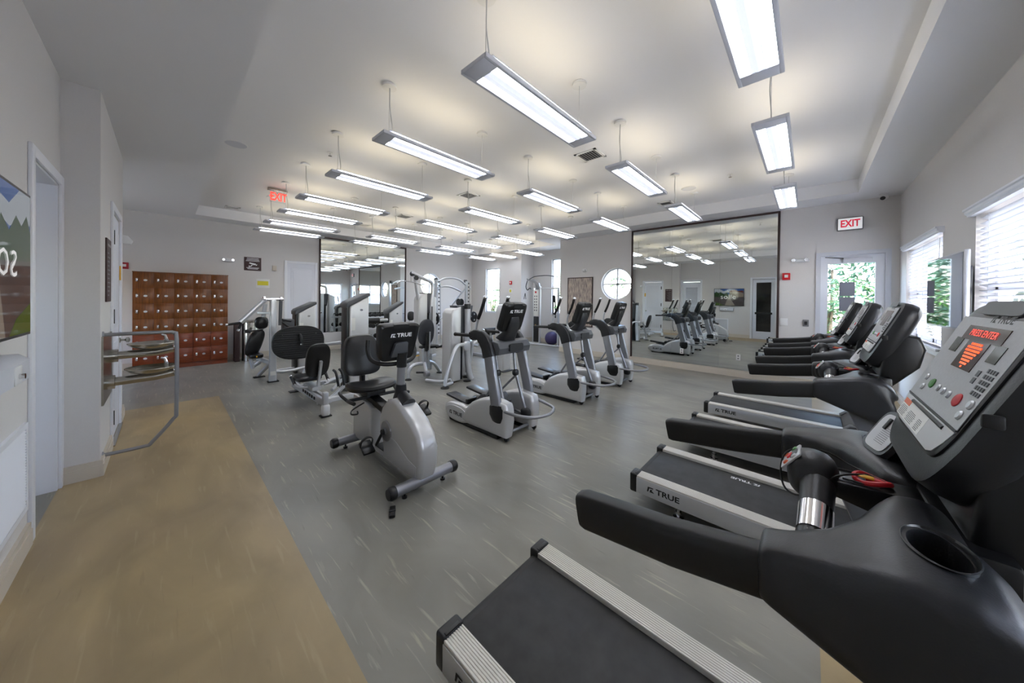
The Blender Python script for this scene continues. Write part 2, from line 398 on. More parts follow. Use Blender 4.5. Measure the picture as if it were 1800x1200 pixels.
# tall side windows in the far walls (glass and closed cell shade lines)
def tall_window(name, x, y0, y1, z0, z1):
    b = BM(); 
    for a in ((y0, y0+.03, z0, z1), (y1-.03, y1, z0, z1), (y0, y1, z0, z0+.03), (y0, y1, z1-.03, z1), (y0, y1, (z0+z1)/2-.012, (z0+z1)/2+.012)): box(b, x+.06, x+.1, *a)
    o = struct(name, b, 'trim', smooth=False)
    b = BM(); box(b, x+.078, x+.084, y0+.03, y1-.03, z0+.03, z1-.03); obj('pane', b, 'glass', o, smooth=False)
    b = BM(); box(b, x-.005, x+.06, y0-.02, y1+.02, z0-.025, z0); obj('sill', b, 'trim', o, smooth=False)
tall_window('window_5', XE, 8.31, 9.04, .98, 2.6); tall_window('window_6', X3, 5.62, 6.43, 1.0, 2.84)
b = BM(); box(b, XBK-.1, XBK-.06, 7.5, 8.3, .9, 2.1); o = struct('window_7', b, 'glass', smooth=False)
# blinded windows
def blind_window(name, x0, x1, z0, z1):
    b = BM(); y = YW-.13
    for a in ((x0, x0+.05, z0, z1), (x1-.05, x1, z0, z1), ((x0+x1)/2-.03, (x0+x1)/2+.03, z0, z1)): box(b, a[0], a[1], y-.03, y+.03, a[2], a[3])
    for q in (z0, z1-.05, (z0+z1)/2-.02): box(b, x0, x1, y-.03, y+.03, q, q+.05)
    o = struct(name, b, 'trim', smooth=False)
    b = BM(); box(b, x0, x1, y-.004, y+.004, z0, z1); obj('pane', b, 'glass', o, smooth=False)
    b = BM(); prism(b, [(YW, z1-.015), (YW+.035, z1-.015), (YW+.038, z1+.0), (YW+.05, z1+.01), (YW+.05, z1+.03), (YW+.06, z1+.036), (YW+.06, z1+.05), (YW, z1+.05)], 'x', x0-.05, x1+.05); obj('valance', b, 'trim', o, smooth=False)
    b = BM(); box(b, x0-.05, x1+.05, YW-.02, YW+.045, z0-.03, z0, .006); box(b, x0-.03, x1+.03, YW, YW+.015, z0-.09, z0-.03); obj('sill', b, 'trim', o, smooth=False)
    n = int((z1-z0-.06)/.045); first = None
    for i in range(n):
        z = z1-.05-i*(z1-z0-.07)/(n-1)
        if first is None:
            b = BM(); Mx = Matrix.Translation(V(0, YW-.04, z)) @ Matrix.Rotation(math.radians(24), 4, 'X')
            box(b, x0+.012, x1-.012, -.024, .024, -.0015, .0015, Mx=Mx); first = obj('slat', b, 'blind', o, smooth=False); z00 = z
        else:
            c = first.copy(); COL.objects.link(c); c.location = first.location+V(0, 0, z-z00)
    for x in (x0+.22, (x0+x1)/2, x1-.22):
        b = BM(); tube(b, [(x, YW-.01, z0), (x, YW-.01, z1-.03)], .0018, 5); obj('ladder_cord', b, 'blind', o)
    b = BM(); tube(b, [(x0+.1, YW+.0, z1-.05), (x0+.1, YW+.01, z0+.55)], .004, 6); lathe(b, [(.007, 0), (.01, .02), (.006, .045)], (x0+.1, YW+.01, z0+.5)); obj('tilt_wand', b, 'white_plastic', o)
blind_window('window_1', *W1); blind_window('window_2', *W2); blind_window('added_window_8', *W0)
# baseboards
def bb(name, pts, h=.135, t=.016, m='base'):
    b = BM()
    for (xa, ya, xb, yb, nx, ny) in pts:
        for (hh, tt, z0, e) in ((h, t, 0, 0), (h*.72, t+.006, .0005, .002)):
            x0, x1 = sorted((xa, xb)); y0, y1 = sorted((ya, yb))
            if nx: y0 += e; y1 -= e
            else: x0 += e; x1 -= e
            if nx: x0, x1 = (x0, x0+tt) if nx > 0 else (x0-tt, x0)
            else: y0, y1 = (y0, y0+tt) if ny > 0 else (y0-tt, y0)
            box(b, x0, x1, y0, y1, z0, hh)
    struct(name, b, m, smooth=False)
bb('baseboard_mirror', [(XW, -.06, XW, YK, -1, 0), (XW, YW, XW, -.97, -1, 0)])
bb('baseboard_window', [(XA, YW, XW, YW, 0, 1)])
bb('baseboard_left', [(XA, YW, XA, .86, 1, 0), (XA, 1.72, XA, 3.39, 1, 0), (XA, YR, XB, YR, 0, -1), (XB, YR-.016, XB, 4.94, 1, 0), (XB, 5.9, XB, YC, 1, 0)])
bb('baseboard_far', [(XBK, YL, 2.0, YL, 0, -1), (2.84, YL, XE, YL, 0, -1), (XE, YS, XE, YL, -1, 0), (XE, YS, X3, YS, 0, -1), (X3, YK, X3, YS, -1, 0)])
# doors
def casing_x(name, x, y0, y1, z1, nx=1, w=.07, d=.018):
    b = BM(); xa, xb = (x, x+d) if nx > 0 else (x-d, x)
    box(b, xa, xb, y0-w, y0, 0, z1+w, .004); box(b, xa, xb, y1, y1+w, 0, z1+w, .004); box(b, xa, xb, y0, y1, z1, z1+w, .004)
    return b
# louvred door in the left wall
b = casing_x('c', XA, 3.47, 4.2, 2.33); d2 = struct('door_2', b, 'trim')
b = BM(); box(b, XA-.12, XA, 4.18, 4.2, 0, 2.33); box(b, XA-.12, XA, 3.47, 3.485, 0, 2.33); box(b, XA-.12, XA, 3.47, 4.2, 2.315, 2.33); obj('jamb', b, 'trim', d2, smooth=False)
b = BM(); xd = XA-.1
for a in ((3.487, 3.60, 0, 2.31), (4.07, 4.178, 0, 2.31), (3.60, 4.07, 2.1, 2.31), (3.60, 4.07, 0, .3)): box(b, xd-.035, xd, *a)
box(b, xd-.035, xd-.03, 3.6, 4.07, .3, 2.1)
obj('leaf', b, 'door', d2, smooth=False)
first = None
for i in range(44):
    z = .32+i*.0405
    if first is None:
        b = BM(); Mx = Matrix.Translation(V(xd-.014, 0, z)) @ Matrix.Rotation(math.radians(40), 4, 'Y')
        box(b, -.018, .018, 3.6, 4.07, -.004, .004, Mx=Mx); first = obj('slat', b, 'door', d2, smooth=False)
    else:
        c = first.copy(); COL.objects.link(c); c.location = first.location+V(0, 0, i*.0405)
# hinged panel door in the return
b = casing_x('c', XB, 5.02, 5.82, 2.33); d3 = struct('door_3', b, 'trim')
b = BM(); box(b, XB-.05, XB-.005, 5.03, 5.81, .01, 2.32)
for z0, z1 in ((.2, 1.0), (1.15, 2.17)): box(b, XB-.006, XB+.004, 5.13, 5.71, z0, z1, .004); box(b, XB-.006, XB+.008, 5.2, 5.64, z0+.07, z1-.07, .004)
obj('leaf', b, 'door', d3)
for z in (.28, 1.28, 2.06):
    b = BM(); box(b, XB-.0, XB+.012, 5.015, 5.05, z-.07, z+.07, .003); tube(b, [(XB+.018, 5.018, z-.07), (XB+.018, 5.018, z+.07)], .007, 8); obj('hinge', b, 'ink', d3)
b = BM(); lathe(b, [(.03, 0), (.03, .008), (.012, .012), (.012, .04), (.028, .05), (.03, .07), (.01, .08)], (XB+.008, 5.72, .98), X, 16); obj('knob', b, 'steel', d3)
b = BM(); box(b, XB+.006, XB+.014, 5.74, 5.8, 1.66, 1.82); obj('latch_plate', b, 'yellow_knob', d3)
b = BM(); box(b, XB, XB+.03, 4.99, 5.85, .0, .012); obj('threshold', b, 'steel', d3, smooth=False)
# panelled door beside the lockers
b = BM(); y = YL
for a in ((2.05, 2.11, 0, 2.41), (2.74, 2.8, 0, 2.41), (2.11, 2.74, 2.35, 2.41)): box(b, a[0], a[1], y-.02, y, a[2], a[3], .004)
d5 = struct('door_5', b, 'trim')
b = BM(); box(b, 2.11, 2.74, y-.012, y, 0, 2.35)
for z0, z1 in ((.18, .95), (1.1, 2.22)): box(b, 2.19, 2.66, y-.018, y-.01, z0, z1, .004); box(b, 2.24, 2.61, y-.022, y-.01, z0+.05, z1-.05, .004)
obj('leaf', b, 'door', d5)
# glass door behind the camera side (seen in the mirror)
b = casing_x('c', XA, .94, 1.64, 2.36); d1 = struct('door_1', b, 'trim')
b = BM(); xd = XA-.05
for a in ((.945, 1.06, 0, 2.35), (1.52, 1.635, 0, 2.35), (1.06, 1.52, 2.23, 2.35), (1.06, 1.52, 0, .3)): box(b, xd-.04, xd, *a)
obj('leaf', b, 'door', d1, smooth=False)
b = BM(); box(b, xd-.024, xd-.018, 1.06, 1.52, .3, 2.23); obj('pane', b, 'glass', d1, smooth=False)
b = BM(); box(b, xd-.0, xd+.05, 1.02, 1.56, .98, 1.06, .01); obj('push_bar', b, 'ink', d1)
b = BM(); box(b, -3.2, XA-.15, .2, 2.4, -.1, 0); box(b, -3.2, XA-.15, .2, 2.4, 2.7, 2.8); box(b, -3.3, -3.2, .2, 2.4, 0, 2.7); box(b, -3.2, XA-.15, .1, .2, 0, 2.7); box(b, -3.2, XA-.15, 2.4, 2.5, 0, 2.7)
hall = struct('hall_beyond_glass_door', b, 'hall_wall', smooth=False)
b = BM(); box(b, -3.2, XA-.15, .2, 2.4, 0, .01); obj('wood_floor', b, 'carpet_dark', hall, smooth=False)
# entry door in the mirror wall
b = BM(); x = XW; y0, y1 = -.9, -.13
for a in ((y0-.04, y0+.02, 0, 2.34), (y1-.02, y1+.04, 0, 2.34), (y0+.02, y1-.02, 2.28, 2.34)): box(b, x-.02, x+.12, *a)
d4 = struct('door_4', b, 'fixture', smooth=False)
b = BM()
for a in ((y0+.02, y0+.12, 0.01, 2.28), (y1-.11, y1-.02, .01, 2.28), (y0+.12, y1-.11, 2.14, 2.28), (y0+.12, y1-.11, .01, .28)): box(b, x+.03, x+.075, *a)
obj('leaf', b, 'trim', d4, smooth=False)
b = BM(); box(b, x+.05, x+.056, y0+.12, y1-.11, .28, 2.14); obj('pane', b, 'glass', d4, smooth=False)
b = BM(); box(b, x-.03, x+.03, -.74, -.42, 2.15, 2.22, .008); obj('door_closer', b, 'fixture', d4)
b = BM(); prism(b, [(-.42, 2.23), (-.2, 2.26), (-.2, 2.25), (-.42, 2.215)], 'x', x-.02, x-.01); obj('closer_arm', b, 'ink', d4)
b = BM(); tube(b, [(x+.02, y1-.15, 1.0), (x-.03, y1-.15, 1.0), (x-.03, y0+.16, 1.0), (x+.02, y0+.16, 1.0)], .014, 8); obj('push_bar', b, 'steel', d4)
# ------------------------------------------------------------------ mirrors
def mirror_x(name, label, x, y0, y1, z0, z1, seams):
    t = thing(name, label, 'mirror', (x, (y0+y1)/2, z0))
    ys = [y0]+seams+[y1]
    for a, c in zip(ys, ys[1:]):
        b = BM(); box(b, x-.012, x-.002, a+.0012, c-.0012, z0, z1); obj('mirror_panel', b, 'mirror', t, smooth=False)
    f = .035
    for q in ((y0-f, y0, z0-.01, z1+f), (y1, y1+f, z0-.01, z1+f), (y0, y1, z1, z1+f)):
        b = BM(); box(b, x-.03, x-.002, *q, .003); obj('frame', b, 'brown_frame', t)
mirror_x('wall_mirror_sheet', 'large frameless-bottom gym mirror in dark brown frame behind the treadmills', XW, .43, 3.12, .14, 3.12, [1.33, 2.24])
t = thing('wall_mirror_sheet', 'tall brown-framed mirror on the locker wall behind the dumbbell rack', 'mirror', (4.1, YL, .5))
xs = [2.88, 3.72, 4.56, 5.38]
for a, c in zip(xs, xs[1:]):
    b = BM(); box(b, a+.0012, c-.0012, YL-.012, YL-.002, .5, 3.1); obj('mirror_panel', b, 'mirror', t, smooth=False)
for q in ((2.84, 2.88, .49, 3.14), (5.38, 5.42, .49, 3.14), (2.88, 5.38, 3.1, 3.14)):
    b = BM(); box(b, q[0], q[1], YL-.03, YL-.002, q[2], q[3], .003); obj('frame', b, 'brown_frame', t)
for y, z in ((2.4, .36), (.95, .36)):
    pass
# ------------------------------------------------------------------ pendant lights
FX = [1.875, 3.78, 5.67, 7.55]; FY = [.235, 1.474, 2.73, 3.97, 5.22, 6.32, 7.44, 8.46]; FZ = 2.875
ordy = ['first', 'second', 'third', 'fourth', 'fifth', 'sixth', 'seventh', 'eighth']
colw = ['nearest the lockers side', 'second from the walkway', 'third from the walkway', 'farthest from the walkway']
def pendant(cx, cy, label):
    t = thing('pendant_light', label, 'light', (cx, cy, FZ), 'rows of pendant lights')
    hx, hy = .645, .115
    b = BM()
    for q in ((-hx, hx, -hy, -hy+.022), (-hx, hx, hy-.022, hy), (-hx, -hx+.11, -hy+.022, hy-.022), (hx-.11, hx, -hy+.022, hy-.022)):
        box(b, cx+q[0], cx+q[1], cy+q[2], cy+q[3], FZ, FZ+.028, .003)
    obj('housing', b, 'fixture', t)
    b = BM(); box(b, cx-hx+.1, cx+hx-.1, cy-hy+.015, cy+hy-.015, FZ+.028, FZ+.04)
    for s in (-1, 1): box(b, cx-.535, cx+.535, cy+s*.065-.028, cy+s*.065+.028, FZ+.012, FZ+.02)
    obj('lens', b, 'lens', t, smooth=False)
    b = BM(); box(b, cx-hx+.06, cx+hx-.06, cy-hy+.01, cy+hy-.01, FZ+.041, FZ+.047); obj('lens_top_shield', b, 'fixture', t, smooth=False)  # unseen opaque slab added to keep the lens glow off the ceiling
    b = BM(); prism(b, [(cy-.035, FZ+.02), (cy-.035, FZ+.006), (cy, FZ+.0), (cy+.035, FZ+.006), (cy+.035, FZ+.02)], 'x', cx-.545, cx+.545); obj('perforated_strip', b, 'lens_mid', t, smooth=False)
    b = BM(); box(b, cx-.5, cx+.5, cy-.06, cy+.06, FZ+.05, FZ+.056); obj('lamp_tube', b, 'uplight', t, smooth=False)
    for s in (-1, 1):
        x = cx+s*.545
        b = BM(); lathe(b, [(.06, 0), (.06, .02), (.05, .028)], (x, cy, H2-.028), Z, 20); c = obj('canopy', b, 'white_plastic', t)
        b = BM(); tube(b, [(x, cy, FZ+.02), (x, cy, H2-.02)], .0022, 5)
        if s < 0: tube(b, [(x+.012, cy, FZ+.02), (x+.03, cy, FZ+.12), (x+.012, cy+.01, FZ+.3), (x+.006, cy, H2-.02)], .004, 6, 4)
        obj('cable', b, 'cord', t)
        b = BM(); lathe(b, [(.03, 0), (.022, .02), (.008, .035)], (x, cy, FZ+.022), Z, 12); obj('cable_grip', b, 'white_plastic', t)
    return t
proto = None
where = {0: 'above the treadmills', 1: 'above the treadmill deck ends', 2: 'above the ellipticals and bike', 3: 'over the aisle behind ellipticals', 4: 'over the weight machines',
         5: 'sixth row from the windows', 6: 'second row from the locker wall', 7: 'nearest the locker wall'}
place = ['nearest the walkway', 'second from walkway', 'third from walkway', 'farthest from walkway']
for r in range(8):
    for c in range(4):
        if c == 3 and r < 5: continue
        lab = 'white pendant light %s, %s' % (where[r].replace('row ', '').replace('sixth from', 'sixth from'), place[c])
        if r == 5: lab = 'white pendant light in the sixth row from the windows, %s' % place[c]
        if r == 6: lab = 'white pendant light in the second row from the lockers, %s' % place[c]
        if proto is None: proto = pendant(FX[c], FY[r], lab)
        else: dup(proto, V(FX[c], FY[r], FZ), lab)
# ------------------------------------------------------------------ ceiling items
def vent(x, y, lab, s=.15):
    t = thing('ceiling_vent', lab, 'vent', (x, y, H2), 'air vents in the raised ceiling')
    b = BM()
    for q in ((-s, s, -s, -s+.03), (-s, s, s-.03, s), (-s, -s+.03, -s, s), (s-.03, s, -s, s)): box(b, x+q[0], x+q[1], y+q[2], y+q[3], H2-.012, H2-.0005)
    obj('frame', b, 'white_plastic', t, smooth=False)
    b = BM(); box(b, x-s+.03, x+s-.03, y-s+.03, y+s-.03, H2-.004, H2-.001); obj('backing', b, 'ink', t, smooth=False)
    n = 7
    for i in range(n):
        b = BM(); yy = y-s+.05+i*(2*s-.1)/(n-1); Mx = Matrix.Translation(V(x, yy, H2-.008)) @ Matrix.Rotation(.7, 4, 'X')
        box(b, -s+.03, s-.03, -.011, .011, -.001, .001, Mx=Mx); obj('slat', b, 'white_plastic', t, smooth=False)
vent(3.73, 2.1, 'square ceiling vent with dark slats between the two nearest light columns')
vent(3.73, 4.56, 'square ceiling vent above the middle of the weight machines')
vent(3.72, 6.87, 'small looking ceiling vent toward the locker wall, middle of the room')
vent(6.54, 2.04, 'dark slatted ceiling vent close to the big mirror wall', .12)
vent(3.5, 8.5, 'farthest ceiling vent just before the locker wall soffit', .12)
vent(.95, 9.0, 'ceiling vent at the corner of the raised ceiling above the lockers', .12)
for x, y, lab in ((.58, 5.2, 'round flush ceiling speaker at the walkway edge of the raised ceiling'), (5.92, 1.486, 'round flush ceiling speaker near the mirror wall soffit')):
    t = thing('ceiling_speaker', lab, 'speaker', (x, y, H2))
    b = BM(); lathe(b, [(.11, 0), (.115, .003), (.115, .008)], (x, y, H2-.008), Z, 28); obj('rim', b, 'white_plastic', t)
    b = BM(); lathe(b, [(.105, 0), (.105, .002)], (x, y, H2-.0095), Z, 28); obj('grille', b, 'fixture', t)
for x, y, lab in ((1.44, 4.58, 'small fire sprinkler head above the weight machines'), (5.65, .87, 'small fire sprinkler head near the treadmill lights')):
    t = thing('fire_sprinkler', lab, 'sprinkler', (x, y, H2))
    b = BM(); lathe(b, [(.04, 0), (.035, .008)], (x, y, H2-.008), Z, 16); obj('plate', b, 'white_plastic', t)
    b = BM(); tube(b, [(x, y, H2-.005), (x, y, H2-.035)], .007, 8); lathe(b, [(.022, 0), (.022, .003)], (x, y, H2-.045), Z, 12); tube(b, [(x+.012, y, H2-.03), (x+.012, y, H2-.043)], .002, 5); tube(b, [(x-.012, y, H2-.03), (x-.012, y, H2-.043)], .002, 5); obj('head', b, 'chrome', t)
# exit signs
t = thing('exit_sign', 'clear hanging exit sign with glowing red letters under the raised ceiling', 'sign', (1.3, 6.8, H2))
b = BM(); box(b, 1.17, 1.45, 6.77, 6.83, H2-.055, H2-.012, .006); obj('housing', b, 'steel', t)
b = BM(); box(b, 1.2, 1.42, 6.797, 6.803, H2-.25, H2-.055); obj('acrylic_panel', b, 'acrylic', t, smooth=False)
text('EXIT', .19, (1.325, 6.794, H2-.155), X, Z, 'exit_red', t, sx=.62, bold=.03)
text('<', .1, (1.215, 6.794, H2-.15), X, Z, 'exit_red', t, name='arrow_mark')
t = thing('exit_sign', 'white boxed exit sign with red letters above the glass entry door', 'sign', (XW, -.48, 2.68))
b = BM(); box(b, XW-.05, XW-.001, -.635, -.335, 2.68, 2.89, .012); obj('housing', b, 'ink_gray', t)
b = BM(); box(b, XW-.054, XW-.048, -.622, -.348, 2.693, 2.877, .004); obj('face_plate', b, 'sign_white', t)
text('EXIT', .16, (XW-.0545, -.485, 2.785), -Y, Z, 'exit_dim', t, sx=.68, bold=.03)
# cameras
def seccam(x, y, z, lab, d):
    t = thing('security_camera', lab, 'camera', (x, y, z))
    b = BM(); lathe(b, [(.05, 0), (.05, .02), (.03, .03)], (x, y, z), -Z, 18); obj('mount', b, 'white_plastic', t)
    b = BM(); blob(b, (x, y, z-.055), (.045, .045, .045)); obj('body', b, 'white_plastic', t)
    d = Vector(d).normalized(); b = BM(); lathe(b, [(.028, .03), (.028, .05), (.02, .052)], V(x, y, z-.055), d, 16); obj('lens', b, 'ink', t)
seccam(7.45, -.83, H, 'small white dome security camera in the corner above the entry door', (-.8, .4, -.4))
t = thing('motion_sensor', 'white triangular wall bracket sensor above the hinged door', 'sensor', (XB, 5.95, 2.15))
b = BM(); prism(b, [(5.9, 2.1), (5.9, 2.2), (6.02, 2.2), (6.02, 2.1)], 'x', XB, XB+.012); obj('mount_plate', b, 'white_plastic', t)
b = BM(); prism(b, [(XB+.01, 2.1), (XB+.01, 2.2), (XB+.06, 2.19), (XB+.1, 2.13), (XB+.08, 2.1)], 'y', 5.92, 6.0, .004); obj('body', b, 'white_plastic', t)
# ------------------------------------------------------------------ wall items
def plate_x(name, lab, cat, x, y0, y1, z0, z1, m, nx=-1, d=.012, extra=None):
    b = BM(); xa, xb = (x, x+d) if nx > 0 else (x-d, x); box(b, xa, xb, y0, y1, z0, z1, min(.003, d/3)); o = obj(name, b, m); tag(o, lab, cat); return o
def plate_y(name, lab, cat, x0, x1, y, z0, z1, m, d=.012):
    b = BM(); box(b, x0, x1, y-d, y, z0, z1, min(.003, d/3)); o = obj(name, b, m); tag(o, lab, cat); return o
def sc(x): return x*1.0218
def sz(z): return 1.5+(z-1.5)*1.0218
# fire alarms
def firealarm(o, lab, ax, x, y, z):
    t = thing('fire_alarm', lab, 'alarm', (x, y, z)); b = BM(); s = .055
    if ax == 'x':
        box(b, x-.035, x-.001, y-s, y+s, z-s*1.15, z+s*1.15, .006); obj('body', b, 'red', t); b = BM(); box(b, x-.04, x-.034, y-.025, y+.025, z-.02, z+.03, .003)
    else:
        box(b, x-s, x+s, y-.035, y-.001, z-s*1.15, z+s*1.15, .006); obj('body', b, 'red_sign', t); b = BM(); box(b, x-.025, x+.025, y-.04, y-.034, z-.02, z+.03, .003)
    obj('strobe', b, 'white_plastic', t)
firealarm(0, 'red fire alarm box on wall between big mirror and entry door', 'x', XW, .3, 1.95)
firealarm(0, 'dark red fire alarm on the locker wall beside the lockers', 'y', -.56, YL, 2.06)
firealarm(0, 'small red fire alarm near the tall far window', 'x', XE, 7.72, 2.05)
# emergency lights
def emlight(lab, x, y, z, ax):
    t = thing('emergency_light', lab, 'light', (x, y, z)); b = BM()
    if ax == 'y': box(b, x-.11, x+.11, y-.05, y-.001, z-.035, z+.035, .01)
    else: box(b, x-.05, x-.001, y-.12, y+.12, z-.03, z+.03, .01)
    obj('housing', b, 'white_plastic', t)
    for s in (-1, 1):
        b = BM(); p = (x+s*.08, y-.05, z) if ax == 'y' else (x-.05, y+s*.085, z)
        lathe(b, [(.03, 0), (.034, .02), (.028, .03)], p, -Y if ax == 'y' else -X, 14); obj('lamp_head', b, 'chrome', t)
emlight('white twin-head emergency light on the locker wall', sc(.945), YL, sz(2.3), 'y')
emlight('slim white emergency light beside the entry door', XW, .12, 2.23, 'x')
# plates and outlets
plate_x('light_switch', 'white double light switch on wall right of the big mirror', 'switch', XW, .27, .38, 1.06, 1.19, 'white_plastic')
o = plate_x('power_outlet', 'black power outlet on wall beside the entry door', 'outlet', XW, -.01, .07, 1.06, 1.18, 'ink_gray')
b = BM(); box(b, XW-.018, XW-.011, .01, .05, 1.09, 1.15, .003); obj('socket', b, 'ink', o)
t = thing('wall_sensor', 'small white motion sensor box above the framed abstract art', 'sensor', (XW, 4.43, 2.27)); b = BM(); box(b, XW-.04, XW-.001, 4.37, 4.49, 2.24, 2.32, .012); obj('body', b, 'white_plastic', t)
b = BM(); lathe(b, [(.015, 0), (.01, .006)], (XW-.04, 4.4, 2.28), -X, 12); obj('eye', b, 'ink_gray', t)
o = plate_y('wall_thermostat', 'beige rectangular wall sensor between camera sign and panelled door', 'sensor', sc(1.76), sc(1.84), YL, sz(2.12), sz(2.24), 'base', .05)
o = plate_y('wall_sign', 'dark brown security camera notice on the locker wall', 'sign', sc(1.226), sc(1.544), YL, sz(2.09), sz(2.40), 'sign_brown')
cx = sc(1.385); b = BM()
for i, (w_, z) in enumerate(((.22, 2.375), (.24, 2.345), (.26, 2.315), (.24, 2.155), (.2, 2.13))): box(b, cx-w_/2, cx+w_/2, YL-.0135, YL-.0125, sz(z)-.006, sz(z)+.006)
obj('text_lines', b, 'white_ink', o, smooth=False)
b = BM(); yy = YL-.0138
for poly in ([(-.07, .03), (-.06, .055), (.06, .03), (.055, 0), (.02, -.005)], [(.055, .0), (.08, .02), (.085, .0), (.06, -.02)], [(-.02, -.0), (.0, -.01), (-.04, -.05), (-.06, -.045)], [(-.075, -.02), (-.06, -.02), (-.06, -.065), (-.075, -.065)]):
    b.faces.new([b.verts.new((cx+a, yy, sz(2.225)+c)) for a, c in poly])
obj('camera_symbol', b, 'white_ink', o, smooth=False)
o = plate_y('wall_notice', 'white notice with yellow band left of the panelled door', 'notice', sc(1.448), sc(1.712), YL, sz(1.69), sz(1.90), 'paper', .003)
b = BM(); box(b, sc(1.475), sc(1.685), YL-.005, YL-.003, sz(1.75), sz(1.85)); obj('yellow_band', b, 'yellow', o, smooth=False)
o = plate_x('wall_notice', 'small paper with yellow square under the far red fire alarm', 'notice', XE, 7.66, 7.82, 1.68, 1.85, 'paper', d=.003)
b = BM(); box(b, XE-.005, XE-.003, 7.7, 7.78, 1.72, 1.81); obj('yellow_band', b, 'yellow', o, smooth=False)
o = plate_x('rules_sign', 'tall dark brown rules board beside the drinking fountain', 'sign', XB, 4.56, 4.86, 1.43, 2.0, 'sign_brown', nx=1)
text('FITNESS CENTER', .03, (XB+.0125, 4.71, 1.94), Y, Z, 'white_ink', o)
b = BM()
for i in range(11):
    z = 1.87-i*.038; box(b, XB+.012, XB+.013, 4.6, 4.6+.1+.1*((i*37) % 10)/10, z-.006, z+.006)
obj('text_lines', b, 'ink_gray', o, smooth=False)
# abstract picture
t = thing('framed_art', 'tall abstract canvas in thin dark frame beside the round window', 'picture', (XW, 4.57, 1.2))
b = BM(); box(b, XW-.025, XW-.001, 4.2, 4.93, .78, 2.07); obj('canvas', b, 'art', t, smooth=False)
m = M['art']; n_ = m.node_tree; bs = n_.nodes['Principled BSDF']; tc = n_.nodes.new('ShaderNodeTexCoord'); mp = n_.nodes.new('ShaderNodeMapping'); mp.inputs['Scale'].default_value = (1, 16, 2.2)
no = n_.nodes.new('ShaderNodeTexNoise'); no.inputs['Scale'].default_value = 3; no.inputs['Detail'].default_value = 8; rp = n_.nodes.new('ShaderNodeValToRGB')
rp.color_ramp.elements[0].position = .4; rp.color_ramp.elements[0].color = L(128, 118, 120); rp.color_ramp.elements[1].position = .56; rp.color_ramp.elements[1].color = L(190, 176, 162)
for a, c in ((tc.outputs['Object'], mp.inputs[0]), (mp.outputs[0], no.inputs['Vector']), (no.outputs['Fac'], rp.inputs[0]), (rp.outputs[0], bs.inputs['Base Color'])): n_.links.new(a, c)
for q in ((4.18, 4.2, .76, 2.09), (4.93, 4.95, .76, 2.09), (4.2, 4.93, .76, .78), (4.2, 4.93, 2.07, 2.09)):
    b = BM(); box(b, XW-.035, XW-.001, *q); obj('frame', b, 'brown_frame', t, smooth=False)
# wall air grille on the left wall
t = thing('wall_grille', 'large white slatted air return grille low on the left wall', 'grille', (XA, 2.9, .25))
b = BM()
for q in ((2.43, 2.46, .24, .75), (3.3, 3.33, .24, .75), (2.46, 3.3, .24, .27), (2.46, 3.3, .72, .75)): box(b, XA, XA+.015, *q)
obj('frame', b, 'trim', t, smooth=False)
first = None
for i in range(28):
    if first is None:
        b = BM(); Mx = Matrix.Translation(V(XA+.008, 0, .28)) @ Matrix.Rotation(.75, 4, 'Y'); box(b, -.008, .008, 2.46, 3.3, -.0015, .0015, Mx=Mx); first = obj('slat', b, 'trim', t, smooth=False)
    else:
        c = first.copy(); COL.objects.link(c); c.location = first.location+V(0, 0, i*.0158)
# wipes dispenser
t = thing('wipe_dispenser', 'clear grey box dispenser with keyhole under the left wall television', 'dispenser', (XA, 2.6, .98))
b = BM(); prism(b, [(XA, 1.075), (XA+.09, 1.075), (XA+.12, 1.1), (XA+.12, 1.19), (XA+.09, 1.215), (XA, 1.215)], 'y', 2.25, 2.72, .006); obj('box_shell', b, 'fixture', t)
b = BM(); box(b, XA+.118, XA+.124, 2.48, 2.58, 1.1, 1.18, .004); obj('lock_plate', b, 'white_plastic', t)
b = BM(); lathe(b, [(.012, 0), (.012, .015)], (XA+.124, 2.53, 1.135), X, 14); obj('key_cylinder', b, 'chrome', t)
# left television (flat picture with lettering)
t = thing('wall_television', 'large flat television showing bright courtyard picture on the left wall', 'television', (XA, 2.42, 1.3))
b = BM(); box(b, XA+.0, XA+.05, 2.2, 2.7, 1.45, 1.85); obj('wall_bracket', b, 'ink', t, smooth=False)
b = BM(); box(b, XA+.05, XA+.085, 1.9, 2.94, 1.29, 2.0, .004); obj('body', b, 'plastic_dark', t)
def scr(nm, col, e):
    mt = mat(nm, col, .05, emit=e*.42); mt.node_tree.nodes['Principled BSDF'].inputs['Base Color'].default_value = (.01, .01, .012, 1)
def srect(name, m, y0, y1, z0, z1, k=0):
    b = BM(); box(b, XA+.0851+k*.0004, XA+.0855+k*.0004, y0, y1, z0, z1); return obj(name, b, m, t, smooth=False)
def spoly(name, m, pts, k):
    b = BM(); b.faces.new([b.verts.new((XA+.0855+k*.0004, y, z)) for y, z in pts]); return obj(name, b, m, t, smooth=False)
scr('s_sky', (70, 120, 200), .4); scr('s_cloud', (225, 235, 245), .4); scr('s_green', (50, 100, 50), .3); scr('s_wall', (205, 190, 170), .3); scr('s_roof', (150, 80, 60), .3); scr('s_road', (120, 112, 112), .3); scr('s_lawn', (110, 150, 60), .3); scr('s_path', (215, 205, 190), .3); scr('s_white', (255, 255, 255), .9)
